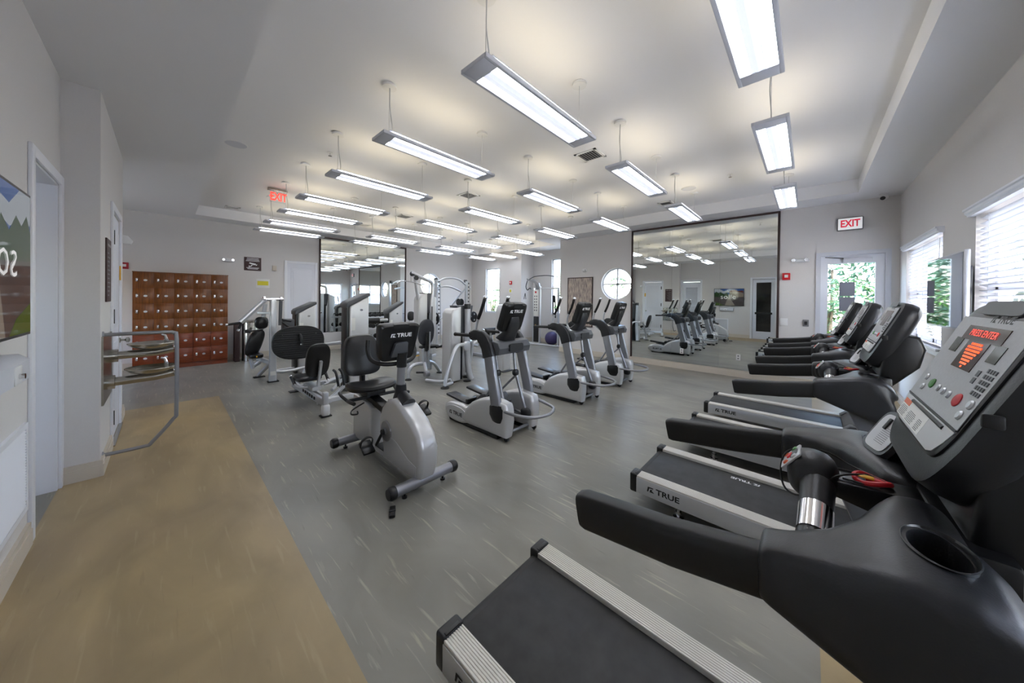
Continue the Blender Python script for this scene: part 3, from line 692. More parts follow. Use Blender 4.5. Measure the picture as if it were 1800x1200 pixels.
# the viewer sees +y on the left in the room's mirror; picture runs from y=2.925 (left) to y=1.915 (right) seen from the room
PR = srect('picture_sky', 's_sky', 1.915, 2.925, 1.55, 1.985)
spoly('picture_cloud', 's_cloud', [(2.925, 1.985), (2.75, 1.985), (2.6, 1.9), (2.45, 1.93), (2.4, 1.85), (2.6, 1.8), (2.925, 1.84)], 1)
spoly('picture_trees', 's_green', [(2.925, 1.8), (2.86, 1.88), (2.78, 1.82), (2.7, 1.86), (2.6, 1.78), (2.5, 1.84), (2.42, 1.76), (2.42, 1.6), (2.925, 1.6)], 2)
spoly('picture_road', 's_road', [(2.925, 1.66), (2.5, 1.64), (1.915, 1.68), (1.915, 1.305), (2.925, 1.305)], 3)
spoly('picture_building', 's_wall', [(2.4, 1.63), (2.4, 1.83), (2.3, 1.87), (2.15, 1.87), (1.99, 1.84), (1.915, 1.8), (1.915, 1.66)], 4)
spoly('picture_roof', 's_roof', [(2.42, 1.84), (2.35, 1.93), (2.22, 1.95), (2.1, 1.9), (1.95, 1.92), (1.915, 1.86), (1.915, 1.82), (2.05, 1.86)], 5)
spoly('picture_path', 's_path', [(2.45, 1.62), (2.38, 1.62), (2.2, 1.305), (2.55, 1.305)], 4)
spoly('picture_lawn', 's_lawn', [(2.925, 1.45), (2.7, 1.38), (2.6, 1.305), (2.925, 1.305)], 4)
text('solle', .27, (XA+.0885, 2.44, 1.655), -Y, Z, 's_white', t, ext=.0, sx=1.1, bold=-.01)
# right television on an arm mount
t = thing('wall_television', 'reflective silver-edged television on arm mount between the blinded windows', 'television', (4.7, YW, 1.3))
b = BM(); box(b, 4.82, 4.96, YW, YW+.02, 1.45, 1.85); box(b, 4.86, 4.92, YW, YW+.12, 1.55, 1.62); box(b, 4.86, 4.92, YW, YW+.1, 1.72, 1.79); obj('wall_arm', b, 'ink', t, smooth=False)
yf = YW+.15
b = BM(); box(b, 4.17, 5.2, yf-.03, yf, 1.285, 1.915, .004); obj('body', b, 'silver', t)
b = BM(); box(b, 4.185, 5.185, yf-.0, yf+.002, 1.3, 1.9); obj('screen', b, 'tv_glass', t, smooth=False)
b = BM(); box(b, 4.3, 5.07, yf-.07, yf-.03, 1.38, 1.8, .01); obj('back_cover', b, 'plastic_dark', t)
# grey notices on the entry door glass
for z0, z1, lab in ((1.60, 1.83, 'upper grey sheet taped on the entry door glass'), (1.35, 1.58, 'lower grey sheet taped on the entry door glass')):
    plate_x('door_notice', lab, 'notice', XW+.05, -.56, -.38, z0, z1, 'notice_gray', d=.003)
# ------------------------------------------------------------------ drinking fountain, guard rail
t = thing('drinking_fountain', 'stainless double drinking fountain with two round bowls', 'fountain', (XB, 4.7, 0))
b = BM(); box(b, XB, XB+.012, 4.33, 5.0, .56, 1.14); obj('back_plate', b, 'steel', t)
for cy, cz in ((4.78, 1.0), (4.52, .80)):
    b = BM(); tube(b, [(XB, cy, cz-.08), (XB+.3, cy, cz-.07), (XB+.42, cy, cz-.05)], .038, 14); lathe(b, [(.06, 0), (.06, .06)], (XB, cy, cz-.08), X, 16); obj('support_arm', b, 'steel', t)
    b = BM(); c = (XB+.28, cy, cz-.02); lathe(b, [(.03, -.015), (.09, -.01), (.15, .015), (.172, .04), (.17, .045), (.14, .025), (.08, .005), (.0, .0)], c, Z, 28); bowl = obj('bowl', b, 'steel', t)
    b = BM(); sx_ = XB+.37; tube(b, [(sx_, cy, cz-.01), (sx_, cy, cz+.05)], .016, 10); tube(b, [(sx_, cy, cz+.05), (sx_-.01, cy, cz+.09), (sx_-.035, cy, cz+.1)], [.014, .012, .01], 8); obj('spout', b, 'chrome', bowl)
    b = BM(); lathe(b, [(.02, 0), (.018, .01)], (XB+.42, cy, cz-.03), X, 12); obj('push_button', b, 'chrome', t)
t = thing('guard_rail', 'bent grey metal guard rail around the drinking fountain', 'rail', (XB, 4.4, 0))
b = BM(); R_ = [(XB, 4.4, 1.152), (.0, 4.4, 1.152), (.045, 4.4, 1.14), (.068, 4.4, 1.08), (.068, 4.4, .42), (.05, 4.4, .33), (-.085, 4.4, .15), (-.13, 4.4, .125), (XB, 4.4, .125)]
tube(b, smoothpts(R_, 3), .0155, 12); obj('rail', b, 'silver_dark', t)
for z in (1.152, .125):
    b = BM(); lathe(b, [(.03, 0), (.028, .008), (.018, .012)], (XB, 4.4, z), X, 16); obj('flange', b, 'silver_dark', t)
# ------------------------------------------------------------------ lockers and the bin
lx0, lx1, lyf = -.44, .93, YL-.4
t = thing('locker_cabinet', 'dark wood locker cabinet with thirty small square doors', 'lockers', ((lx0+lx1)/2, YL-.2, 0))
b = BM(); box(b, lx0, lx1, lyf+.018, YL-.005, .1, 1.93); obj('body', b, 'wood_red', t, smooth=False)
b = BM(); box(b, lx0+.02, lx1-.0, lyf+.04, YL-.005, 0, .1); obj('plinth', b, 'wood_red', t, smooth=False)
b = BM(); box(b, lx0-.005, lx1+.005, lyf, YL-.005, 1.93, 1.945); obj('top_panel', b, 'wood', t, smooth=False)
cw = (lx1-lx0)/5; rh = 1.83/6
for i in range(5):
    for j in range(6):
        x0 = lx0+i*cw; z0 = .1+j*rh
        b = BM(); box(b, x0+.003, x0+cw-.003, lyf, lyf+.018, z0+.003, z0+rh-.003, .0015); d = obj('door', b, 'wood' if j > 1 else 'wood_red', t)
        b = BM(); box(b, x0+.04, x0+.07, lyf-.015, lyf, z0+rh/2-.03, z0+rh/2+.035, .004); obj('lock', b, 'chrome', d)
        b = BM(); lathe(b, [(.026, 0), (.026, .003)], (x0+.165, lyf, z0+rh/2), -Y, 16, 1, .75); obj('number_disc', b, 'face_light', d)
t = thing('trash_can', 'tall stainless steel cylinder trash bin beside the lockers', 'bin', (1.33, 9.5, 0))
b = BM(); lathe(b, [(.15, 0), (.15, .86), (.145, .88)], (1.33, 9.5, 0), Z, 32); obj('body', b, 'steel', t)
b = BM(); lathe(b, [(.148, 0), (.15, .03), (.1, .05)], (1.33, 9.5, .88), Z, 32); obj('lid', b, 'steel', t)
b = BM(); lathe(b, [(.03, 0), (.03, .004)], (1.31, 9.35, .74), -Y, 16); obj('round_badge', b, 'chrome', t)
t = thing('towel_stand', 'narrow dark red stand between lockers and trash bin', 'stand', (1.1, 9.55, 0)); b = BM(); box(b, 1.05, 1.14, 9.45, 9.7, 0, .86, .005); obj('post', b, 'brown_frame', t)
# ------------------------------------------------------------------ treadmill (user faces -Y)
def treadmill():
    c = 1.035
    t = thing('treadmill', 'nearest black treadmill with red lit console beside the camera', 'treadmill', (c, 0, 0), 'row of treadmills by the windows')
    for s in (-1, 1):
        b = BM(); xa, xb = c+s*.238, c+s*.328; x0, x1 = min(xa, xb), max(xa, xb)
        pr_ = [(x0, .105), (x0, .205)]; n = 9
        for i in range(n):
            a = x0+(x1-x0)*(i+.08)/n; q = x0+(x1-x0)*(i+.5)/n; d_ = x0+(x1-x0)*(i+.92)/n
            pr_ += [(a, .2165), (q-.0025, .2195), (q+.0025, .2195), (d_, .2165)]
        pr_ += [(x1, .205), (x1, .105)]
        prism(b, pr_, 'y', -.22, .985); o = obj('side_rail', b, 'alu', t, ang=20)
        b = BM(); xo = c+s*.3285; box(b, min(xo, xo+s*.004), max(xo, xo+s*.004), -.75, .985, .1, .208, .001); sp = obj('side_panel', b, 'silver', t)
        logo(.052, (xo+s*.0042, .80, .155), Y*s, Z, 'ink', sp)
        b = BM(); box(b, x0-.004, x1+.008, .98, 1.035, .092, .226, .012, 3); box(b, x0+.012, x1-.012, .985, 1.0, .222, .23, .003); obj('end_cap', b, 'plastic_dark', t)
        b = BM(); lathe(b, [(.036, 0), (.034, .008), (.012, .012), (.012, .035), (.02, .036), (.02, .045), (.01, .046), (.01, .1)], (c+s*.26, .72, 0), Z, 20); obj('leveling_foot', b, 'chrome', t)
        b = BM(); lathe(b, [(.035, -.02), (.04, -.012), (.04, .012), (.035, .02)], (c+s*.29, -.62, .04), X, 18); obj('wheel', b, 'rubber', t)
        # leaning upright
        b = BM(); prism(b, [(-.06, .98), (-.21, .95), (-.235, .86), (-.36, .62), (-.60, .2), (-.63, .1), (-.42, .1), (-.40, .2), (-.25, .55), (-.13, .8)], 'x', c+s*.29-.024, c+s*.29+.024, .012); obj('upright', b, 'upright_gray', t)
        # hand rail foam
        b = BM(); tube(b, [(c+s*.335, .405, .985), (c+s*.335, .39, .988), (c+s*.335, .2, 1.01), (c+s*.33, .05, 1.035)], [.9, 1, 1, 1], 16, sq=(.026, .041)); obj('hand_rail', b, 'rubber', t)
        # arm shell: wing sections along y, then the deep side panel
        st = [(.058, .365, .275, 1.0, 1.088), (.02, .367, .27, .985, 1.098), (-.03, .368, .235, .985, 1.11), (-.07, .369, .18, 1.0, 1.122), (-.1, .369, .105, 1.02, 1.13), (-.125, .367, .05, 1.035, 1.132), (-.16, .368, .03, 1.04, 1.13), (-.195, .362, .03, 1.04, 1.118), (-.222, .35, .05, 1.03, 1.09), (-.24, .32, .1, 1.03, 1.055)]
        rings = []
        for y, xo, xi, z0, z1 in st:
            rings.append([(c+s*px, y, pz) for px, pz in rrect((xo+xi)/2, (z0+z1)/2, (xo-xi)/2, (z1-z0)/2, .4, 24)])
        b = BM(); loft(b, rings)
        prism(b, [(.057, 1.0), (.057, 1.055), (-.03, 1.07), (-.1, 1.085), (-.17, 1.095), (-.205, 1.075), (-.228, 1.01), (-.24, .93), (-.2, .905), (-.14, .925), (-.06, .955)], 'x', c+s*.345-.0235, c+s*.345+.0235, .017, 3)
        sh = obj('arm_shell', b, 'plastic', t, ang=50)
        md = sh.modifiers.new('r', 'REMESH'); md.mode = 'VOXEL'; md.voxel_size = .0055; md = sh.modifiers.new('s', 'SMOOTH'); md.factor = .8; md.iterations = 14
        bpy.context.view_layer.update(); me_ = bpy.data.meshes.new_from_object(sh.evaluated_get(bpy.context.evaluated_depsgraph_get())); sh.modifiers.clear(); sh.data = me_; me_.shade_smooth()
        cu = BM(); lathe(cu, [(.043, 0), (.05, .2)], (c+s*.245, -.148, 1.07), Z, 32, .68, 1.05); cut(sh, obj('c', cu, 'plastic'))
        b = BM(); lathe(b, [(.044, 0), (.052, .074), (.055, .078), (.053, .079), (.049, .072), (.041, .008), (.0, .008)], (c+s*.245, -.148, 1.055), Z, 32, .68, 1.05); obj('cup_holder', b, 'plastic_dark', t)
        ge = V(c+s*.195, -.012, 1.025)
        b = BM(); tube(b, [(c+s*.04, -.02, 1.09), (c+s*.09, -.018, 1.07), ge], [.03, .028, .026], 18); lathe(b, [(.027, -.03), (.028, 0), (.026, .012), (.016, .022)], ge, V(s, .03, -.42), 18); obj('pulse_grip', b, 'plastic', t)
        b = BM(); tube(b, [(c+s*.105, -.0172, 1.0635), (c+s*.165, -.0138, 1.0385)], .0282, 18); obj('contact_plate', b, 'chrome', t)
    b = BM(); box(b, c-.238, c+.238, -.5, .985, .188, .2, .004); tube(b, [(c-.236, .99, .155), (c+.236, .99, .155)], .045, 24); obj('running_belt', b, 'belt', t)
    logo(.042, (c+.17, .40, .2005), Y, -X, 'white_ink', t, name='belt_lettering')
    b = BM(); box(b, c-.23, c+.23, -.7, .95, .1, .185); obj('deck', b, 'plastic_dark', t, smooth=False)
    b = BM(); rr = []
    for y, hw, z in ((-.20, .225, .222), (-.25, .31, .262), (-.36, .325, .315), (-.52, .32, .34), (-.68, .29, .335), (-.77, .25, .26), (-.80, .22, .14)):
        rr.append([(c+px, y, pz) for px, pz in rrect(0, (z+.08)/2, hw, (z-.08)/2, .3, 24)])
    loft(b, rr); obj('motor_hood', b, 'plastic', t)
    for s in (-1, 1):
        b = BM(); prism(b, [(-.19, .216), (-.24, .262), (-.40, .27), (-.46, .222)], 'x', c+s*.28-.048, c+s*.28+.048, .008); obj('hood_wing', b, 'gray_plastic', t)
    b = BM(); box(b, c-.337, c-.331, -.262, -.24, .15, .175, .002); obj('power_switch', b, 'red', t)
    b = BM(); box(b, c-.337, c-.331, -.33, -.28, .145, .175, .006); obj('socket', b, 'ink', t)
    # centre beam, hub and safety key
    b = BM(); prism(b, [(-.03, 1.075), (-.03, 1.105), (-.25, 1.118), (-.25, 1.05), (-.12, 1.055)], 'x', c-.034, c+.034, .004); box(b, c-.2, c+.2, -.235, -.17, 1.03, 1.12, .01); obj('centre_beam', b, 'plastic_dark', t)
    b = BM(); box(b, c-.026, c+.026, -.14, -.05, 1.104, 1.11, .002); obj('key_tray', b, 'gray_plastic', t)
    b = BM(); blob(b, (c, -.012, 1.095), (.055, .046, .054), 20, .8); obj('grip_hub', b, 'plastic', t)
    hubn = V(0, .8, .6).normalized(); hv = V(0, -.6, .8).normalized(); hc = V(c, -.012, 1.095)+hubn*.047
    b = BM(); plate(b, hc, -X, hv, .07, .055, .005, .002); kp = obj('hub_keypad', b, 'face_light', t)
    for (u, v, m_, r) in ((0, 0, 'red', .011), (-.024, .012, 'green_btn', .008), (-.024, -.012, 'orange', .007), (.024, .012, 'face_gray', .008), (.024, -.012, 'orange', .007)):
        b = BM(); lathe(b, [(r, 0), (r*.7, .003)], hc-X*u+hv*v+hubn*.0025, hubn, 14); obj('button', b, m_, kp)
    b = BM(); k0 = V(c-.005, -.105, 1.118)
    tube(b, [k0+V(.02*math.cos(a), .026*math.sin(a), .004*math.sin(2*a)) for a in [i*math.pi/5 for i in range(10)]], .0052, 8, 3, True); box(b, k0.x-.006, k0.x+.012, k0.y-.02, k0.y+.01, k0.z-.004, k0.z+.004, .002); sk = obj('safety_key', b, 'red', t)
    b = BM(); box(b, k0.x-.007, k0.x+.008, k0.y-.003, k0.y+.022, k0.z+.002, k0.z+.006, .002); obj('key_label', b, 'yellow_knob', sk)
    b = BM(); tube(b, [(c-.01, -.13, 1.12), (c+.03, -.08, 1.125), (c+.045, -.03, 1.14), (c+.02, .03, 1.13), (c+.0, .045, 1.09), (c-.02, .035, 1.05), (c-.045, .0, 1.06), (c-.04, -.05, 1.12), (c+.01, -.1, 1.122)], .0022, 6, 5); tube(b, [(c+.03, -.05, 1.112), (c+.025, -.1, 1.114), (c, -.125, 1.115), (c-.025, -.1, 1.114), (c-.02, -.06, 1.112)], .002, 6, 4); obj('key_cord', b, 'ink', t)
    # console in its own leaning plane
    O = V(c+.01, -.15, 1.19); Vv = V(0, -.385, .923).normalized(); Nn = V(0, .923, .385).normalized()
    P = lambda u, v, n=0: O+X*u+Vv*v+Nn*n
    b = BM(); rr = []
    tp = lambda px, pv: px*(1-.16*max(0, min(1, (.12-pv)/.13)))
    for n_, hw, vc, hv_ in ((.004, .182, .163, .168), (0, .194, .160, .176), (-.025, .201, .159, .180), (-.05, .198, .158, .178), (-.07, .18, .154, .163), (-.08, .14, .15, .13)):
        rr.append([tuple(P(tp(px, pv), pv, n_)) for px, pv in rrect(0, vc, hw, hv_, .3, 40)])
    loft(b, rr); obj('console_housing', b, 'plastic', t)
    b = BM(); rr = []
    for n_, e in ((-.001, .0), (.007, .0), (.009, -.003)):
        rr.append([tuple(P(tp(px, pv)*.995, pv, n_)) for px, pv in rrect(0, .174, .170+e, .136+e, .2, 40)])
    loft(b, rr); obj('console_rim', b, 'plastic_dark', t)
    def fp(name, u, v, w_, h_, m_, n=.0095, th=.0012, par=None, bev=0):
        b = BM(); plate(b, P(u, v, n), X, Vv, w_, h_, th, bev); return obj(name, b, m_, par or t, smooth=False)
    # X x Vv points to -y, plates are symmetric so their faces show either way
    up = fp('control_face', 0, .203, .325, .196, 'face_gray', par=t, bev=.0004)
    b = BM(); loft(b, [[tuple(P(px, pv, n_)) for px, pv in ((-.1625, .1), (.1625, .1), (.152, .075), (.135, .052), (.115, .045), (-.115, .045), (-.135, .052), (-.152, .075))] for n_ in (.0092, .0104)]); lo = obj('lower_face', b, 'face_light', t, smooth=False)
    fp('seam', 0, .1035, .325, .003, 'ink', .0104)
    d = fp('digital_display', 0, .268, .185, .03, 'lcd', .0105, par=t)
    text('PRESS ENTER', .0195, P(0, .268, .0112), -X, Vv, 'led', d, name='led_lettering', sx=1.1)
    d = fp('profile_display', -.004, .224, .10, .058, 'lcd', .0105, par=t)
    for i, wd in enumerate((.014, .03, .042, .05, .058, .066, .066, .05)):
        b = BM()
        for k in range(int(wd/.0075)):
            for sg in ((-1, 1) if i > 4 else (1,)):
                u = -.004+(k-(int(wd/.0075)-1)/2)*.0085
                plate(b, P(u, .2+i*.0067, .0113), X, Vv, .0068, .004, .0005)
        obj('led_row', b, 'led_orange', d, smooth=False)
    for u in (.095, -.1): fp('small_display', u, .238, .04, .032, 'lcd_green', .0105, par=t)
    for (u, v, r, m_) in ((.117, .152, .008, 'silver'), (.105, .13, .008, 'silver'), (.066, .146, .0115, 'green_btn'), (.02, .145, .008, 'silver'), (-.012, .145, .008, 'silver'), (-.044, .145, .008, 'silver'), (-.09, .145, .0135, 'red'), (-.137, .127, .009, 'silver'), (-.146, .15, .009, 'silver')):
        b = BM(); lathe(b, [(r, 0), (r, .002), (r*.75, .004)], P(u, v, .0095), Nn, 18, 1, .95); obj('button', b, m_, t)
    for i in range(5):
        for j in range(4):
            b = BM(); plate(b, P(-.118-i*.0-.0095*j, .168+i*.0105, .0105), X, Vv, .007, .0075, .002, .0008); obj('key', b, 'gray_plastic', t)
    for u, v in ((-.09, .186), (-.09, .2)): fp('mode_key', u, v, .012, .011, 'gray_plastic', .0105)
    b = BM(); tube(b, [P(.1, .093, .0085), P(-.115, .093, .0085)], .0045, 10); obj('reading_slot', b, 'ink', t)
    q = fp('warning_label', .055, .07, .19, .042, 'paper', .0103, .0006)
    fp('orange_band', .122, .084, .05, .012, 'orange', .0108, .0005, q)
    b = BM()
    for i in range(7):
        for (u0, wd) in ((.12, .055), (.05, .06), (-.01, .03)): plate(b, P(u0-.0, .0735-i*.0034, .0108), X, Vv, wd*(.7+.3*((i*7) % 5)/5), .0012, .0004)
    obj('printed_lines', b, 'ink_gray', q, smooth=False)
    logo(.022, P(-.03, .3, .0095), -X, Vv, 'ink', t)
    b = BM(); rr = []
    for n_, hw in ((.01, .09), (.012, .088)): rr.append([tuple(P(px, pv, n_)) for px, pv in rrect(0, .322, hw, .014, .3, 20)])
    loft(b, rr); obj('speaker_bar', b, 'gray_plastic', t)
    b = BM(); box(b, c-.189, c-.182, -.218, -.196, 1.31, 1.332, .003); obj('side_clip', b, 'rubber', t)
    b = BM(); prism(b, [(-.19, 1.1), (-.24, 1.075), (-.325, 1.18), (-.345, 1.27), (-.325, 1.33), (-.25, 1.34), (-.2, 1.2)], 'x', c-.17, c+.17, .015, 3); obj('rear_fairing', b, 'plastic_dark', t)
    b = BM(); pc = V(c+.165, -.142, 1.18); rr = []
    pn = V(-.25, .85, .5).normalized(); px_ = V(0, 0, 1).cross(pn).normalized(); pv_ = pn.cross(px_).normalized()
    for n_, hh in ((.0, .048), (-.01, .052), (-.035, .043), (-.05, .03)): rr.append([tuple(pc+px_*a+pv_*e+pn*n_) for a, e in rrect(0, 0, hh, hh*1.15, .45, 28)])
    loft(b, rr); pod = obj('remote_pod', b, 'plastic', t)
    b = BM(); loft(b, [[tuple(pc+px_*a+pv_*e+pn*n_) for a, e in rrect(0, 0, .040, .047, .45, 28)] for n_ in (-.002, .0015)]); obj('pod_face', b, 'face_light', pod)
    b = BM(); plate(b, pc+pv_*.022+pn*.003-px_*.008, px_, pv_, .01, .03, .005, .002); obj('pod_slot', b, 'ink', pod)
    b = BM()
    for i in range(9): plate(b, pc-pv_*(.028-i*.005)+pn*.002+px_*.006, px_, pv_, .034, .0012, .0004)
    obj('printed_lines', b, 'ink_gray', pod, smooth=False)
    b = BM(); tube(b, [pc-pn*.04, V(c+.1, -.2, 1.12)], .018, 10); obj('pod_arm', b, 'plastic', t)
    return t
T = treadmill()
def unlit(o):
    for ch in list(o.children):
        for g in list(ch.children):
            if g.name.startswith('led_'): bpy.data.objects.remove(g)
    return o
_keep = unlit(dup(T, V(2.665, -.08, 0), 'second treadmill from the camera, its panel in front of the blinded window'))
unlit(dup(T, V(3.80, -.08, 0), 'third treadmill from the camera, red safety key on its beam'))
unlit(dup(T, V(4.94, -.08, 0), 'farthest treadmill, nearest the glass entry door and big mirror'))
for o_ in [x for x in bpy.data.objects if x.name.startswith('belt_lettering') and x.parent != _keep]: bpy.data.objects.remove(o_)
# ------------------------------------------------------------------ elliptical trainer (front to -Y)
def elliptical():
    c = 2.65
    t = thing('elliptical_trainer', 'nearest elliptical trainer, silver and black, left of the other two', 'elliptical', (c, 2.7, 0), 'row of elliptical trainers')
    for s in (-1, 1):
        b = BM(); prism(b, [(2.275, .045), (2.25, .2), (2.255, .33), (2.28, .40), (2.38, .415), (2.48, .425), (2.58, .41), (2.7, .37), (2.82, .31), (2.92, .22), (3.0, .08), (2.9, .04)], 'x', c+s*.215-.075, c+s*.215+.075, .045, 4); sh = obj('side_shell', b, 'shroud', t, ang=60)
        b = BM(); rr = []
        for dx, k in ((-.062, .55), (-.05, .85), (-.03, .97), (0, 1), (.03, .97), (.05, .85), (.062, .55)): rr.append([(c+s*(.22+dx), py, pz) for py, pz in rrect(3.09, .118, .27*k, .115*k, .85, 32)])
        loft(b, rr); pod = obj('crank_pod', b, 'shroud', t, ang=60)
        b = BM(); rr = []
        for dx, k in ((.0, 1), (.006, .98)): rr.append([(c+s*(.282+dx-.004), py, pz) for py, pz in rrect(3.09, .118, .2*k, .085*k, .9, 32)])
        loft(b, rr); obj('pod_badge', b, 'silver', pod)
        logo(.06, (c+s*.2855, 3.09, .115), Y*s, Z, 'ink', t)
        b = BM(); tube(b, [(c+s*.27, 2.40, .28), (c+s*.272, 2.43, .45), (c+s*.27, 2.49, .68), (c+s*.262, 2.545, .9)], 1, 14, 3, sq=(.068, .03)); obj('upright', b, 'silver_dark', t)
        b = BM(); loft(b, [[(c+s*.252+px, py, z) for px, py in rrect(0, 2.40+dyc, .056*k, .12*k, .8, 24)] for z, k, dyc in ((.17, .5, -.01), (.2, .8, -.01), (.26, 1, 0), (.34, 1, 0), (.375, .85, 0))]); obj('upright_collar', b, 'plastic_dark', t)
        b = BM(); tube(b, [(c+s*.262, 2.53, .86), (c+s*.26, 2.57, .97), (c+s*.26, 2.64, 1.05), (c+s*.262, 2.74, 1.085), (c+s*.265, 2.86, 1.07)], [1.25, 1.2, 1.1, .85, .55], 14, 3, sq=(.068, .034)); obj('arm_boot', b, 'plastic', t)
        b = BM(); tube(b, [(c+s*.265, 2.84, 1.07), (c+s*.266, 3.13, 1.06)], .021, 12); lathe(b, [(.023, 0), (.024, .02), (.018, .026)], (c+s*.266, 3.12, 1.06), Y, 12); obj('fixed_grip', b, 'rubber', t)
        dy = .0 if s < 0 else -.12
        ar = thing_part = None
        b = BM(); tube(b, [(c+s*.19, 2.70, 1.49), (c+s*.195, 2.75, 1.36), (c+s*.2, 2.80, 1.26)], .02, 12, 3); g = obj('moving_grip', b, 'rubber', t)
        b = BM(); blob(b, (c+s*.19, 2.692, 1.51), (.026, .026, .022), 14); obj('grip_cap', b, 'chrome', g)
        b = BM(); tube(b, [(c+s*.2, 2.80, 1.265), (c+s*.2, 2.83, 1.17), (c+s*.2, 2.82, 1.06), (c+s*.17, 2.70, .95), (c+s*.09, 2.62+dy, .88)], .016, 10, 4); obj('swing_arm', b, 'silver', t)
        b = BM(); tube(b, [(c+s*.09, 2.62+dy, .9), (c+s*.085, 2.585+dy, .65), (c+s*.085, 2.46+dy*1.3, .24)], .018, 10); obj('lower_arm', b, 'silver_dark', t)
        b = BM(); blob(b, (c+s*.085, 2.585+dy, .65), (.04, .035, .04), 14, .8); obj('arm_joint', b, 'plastic', t)
        b = BM(); blob(b, (c+s*.085, 2.46+dy*1.3, .22), (.045, .06, .06), 14, .7); obj('foot_joint', b, 'plastic', t)
        b = BM(); tube(b, [(c+s*.09, 2.58+dy, .62), (c+s*.1, 2.75, .36)], .014, 8); tube(b, [(c+s*.1, 2.46+dy*1.3, .2), (c+s*.12, 2.95, .24)], .02, 8); obj('link_bar', b, 'silver_dark', t)
        py, pz = (3.2, .25) if s < 0 else (3.12, .30)
        b = BM(); box(b, c+s*.13-.075, c+s*.13+.075, -.21, .2, -.018, .012, .01, Mx=Matrix.Translation(V(0, py, pz)) @ Matrix.Rotation(.09, 4, 'X'))
        box(b, c+s*.13-.08, c+s*.13+.08, .19, .225, -.02, .04, .01, Mx=Matrix.Translation(V(0, py-.415, pz-.02)) @ Matrix.Rotation(.09, 4, 'X')); fpd = obj('foot_pedal', b, 'plastic_dark', t)
        b = BM(); lathe(b, [(.028, -.012), (.03, 0), (.028, .012)], (c+s*.23, 2.3, .03), X, 14); obj('caster', b, 'rubber', t)
        b = BM(); box(b, c+s*.215-.05, c+s*.215+.05, 2.4, 3.25, .0, .045, .01); obj('base_foot', b, 'plastic_dark', t)
    b = BM(); tube(b, [(c-.24, 2.33, .07), (c+.24, 2.33, .07)], .018, 10); box(b, c-.1, c+.1, 2.5, 3.2, .04, .12, .02); obj('base_frame', b, 'silver_dark', t)
    b = BM(); prism(b, [(2.6, .1), (2.52, .32), (2.62, .4), (2.85, .36), (3.05, .2), (3.05, .1)], 'x', c-.1, c+.1, .02); obj('drive_cover', b, 'gray_plastic', t)
    b = BM(); tube(b, [(c-.27, 2.33, .33), (c-.265, 2.18, .325), (c-.19, 2.0, .32), (c, 1.93, .32), (c+.19, 2.0, .32), (c+.265, 2.18, .325), (c+.27, 2.33, .34)], .0165, 12, 5); obj('ring_handle', b, 'silver_dark', t)
    b = BM(); prism(b, [(2.40, .895), (2.385, .96), (2.42, 1.02), (2.5, 1.035), (2.64, 1.01), (2.66, .96), (2.58, .885), (2.48, .875)], 'x', c-.255, c+.255, .012, 3); obj('cross_shelf', b, 'gray_plastic', t)
    b = BM(); rr = [[(c+px, y_, pz) for px, pz in rrect(0, .957, .11, .045, .4, 24)] for y_ in (2.394, 2.372)]; loft(b, rr); obj('shelf_plate', b, 'plastic', t)
    O = V(c-.03, 2.475, 1.15); Vv = V(0, -.34, .94).normalized(); Nn = V(0, .94, .34).normalized(); P = lambda u, v, n=0: O+X*u+Vv*v+Nn*n
    b = BM(); rr = []
    for n_, k in ((.035, .9), (.03, 1), (0, 1.02), (-.03, 1), (-.045, .9)): rr.append([tuple(P(px, pv, n_)) for px, pv in rrect(0, .155, .172*k, .165*k, .27, 36)])
    loft(b, rr); obj('console_housing', b, 'plastic_dark', t)
    b = BM(); loft(b, [[tuple(P(px, pv, n_)) for px, pv in rrect(0, .155, .145, .13, .2, 28)] for n_ in (.034, .038)]); obj('console_face', b, 'face_gray', t)
    b = BM(); loft(b, [[tuple(P(px, pv, n_)) for px, pv in rrect(0, .3, .07, .025, .4, 20)] for n_ in (-.048, .0)]); obj('console_cap', b, 'plastic', t)
    logo(.05, P(.0, .235, -.0462), X, Vv, 'white_ink', t)
    b = BM(); rr = []
    for v, hw, n0, n1 in ((.17, .06, -.05, -.03), (.1, .085, -.075, -.03), (.0, .085, -.08, -.0), (-.12, .11, -.06, .08)):
        rr.append([tuple(P(px, v, pn)) for px, pn in rrect(0, (n0+n1)/2, hw, abs(n1-n0)/2, .4, 20)])
    loft(b, rr); obj('console_neck', b, 'plastic', t)
    return t
T = elliptical()
dup(T, V(4.24, 2.75, 0), 'middle elliptical trainer, between the nearest one and the round window')
dup(T, V(5.515, 2.76, 0), 'farthest elliptical trainer, just before the big mirror wall frame')
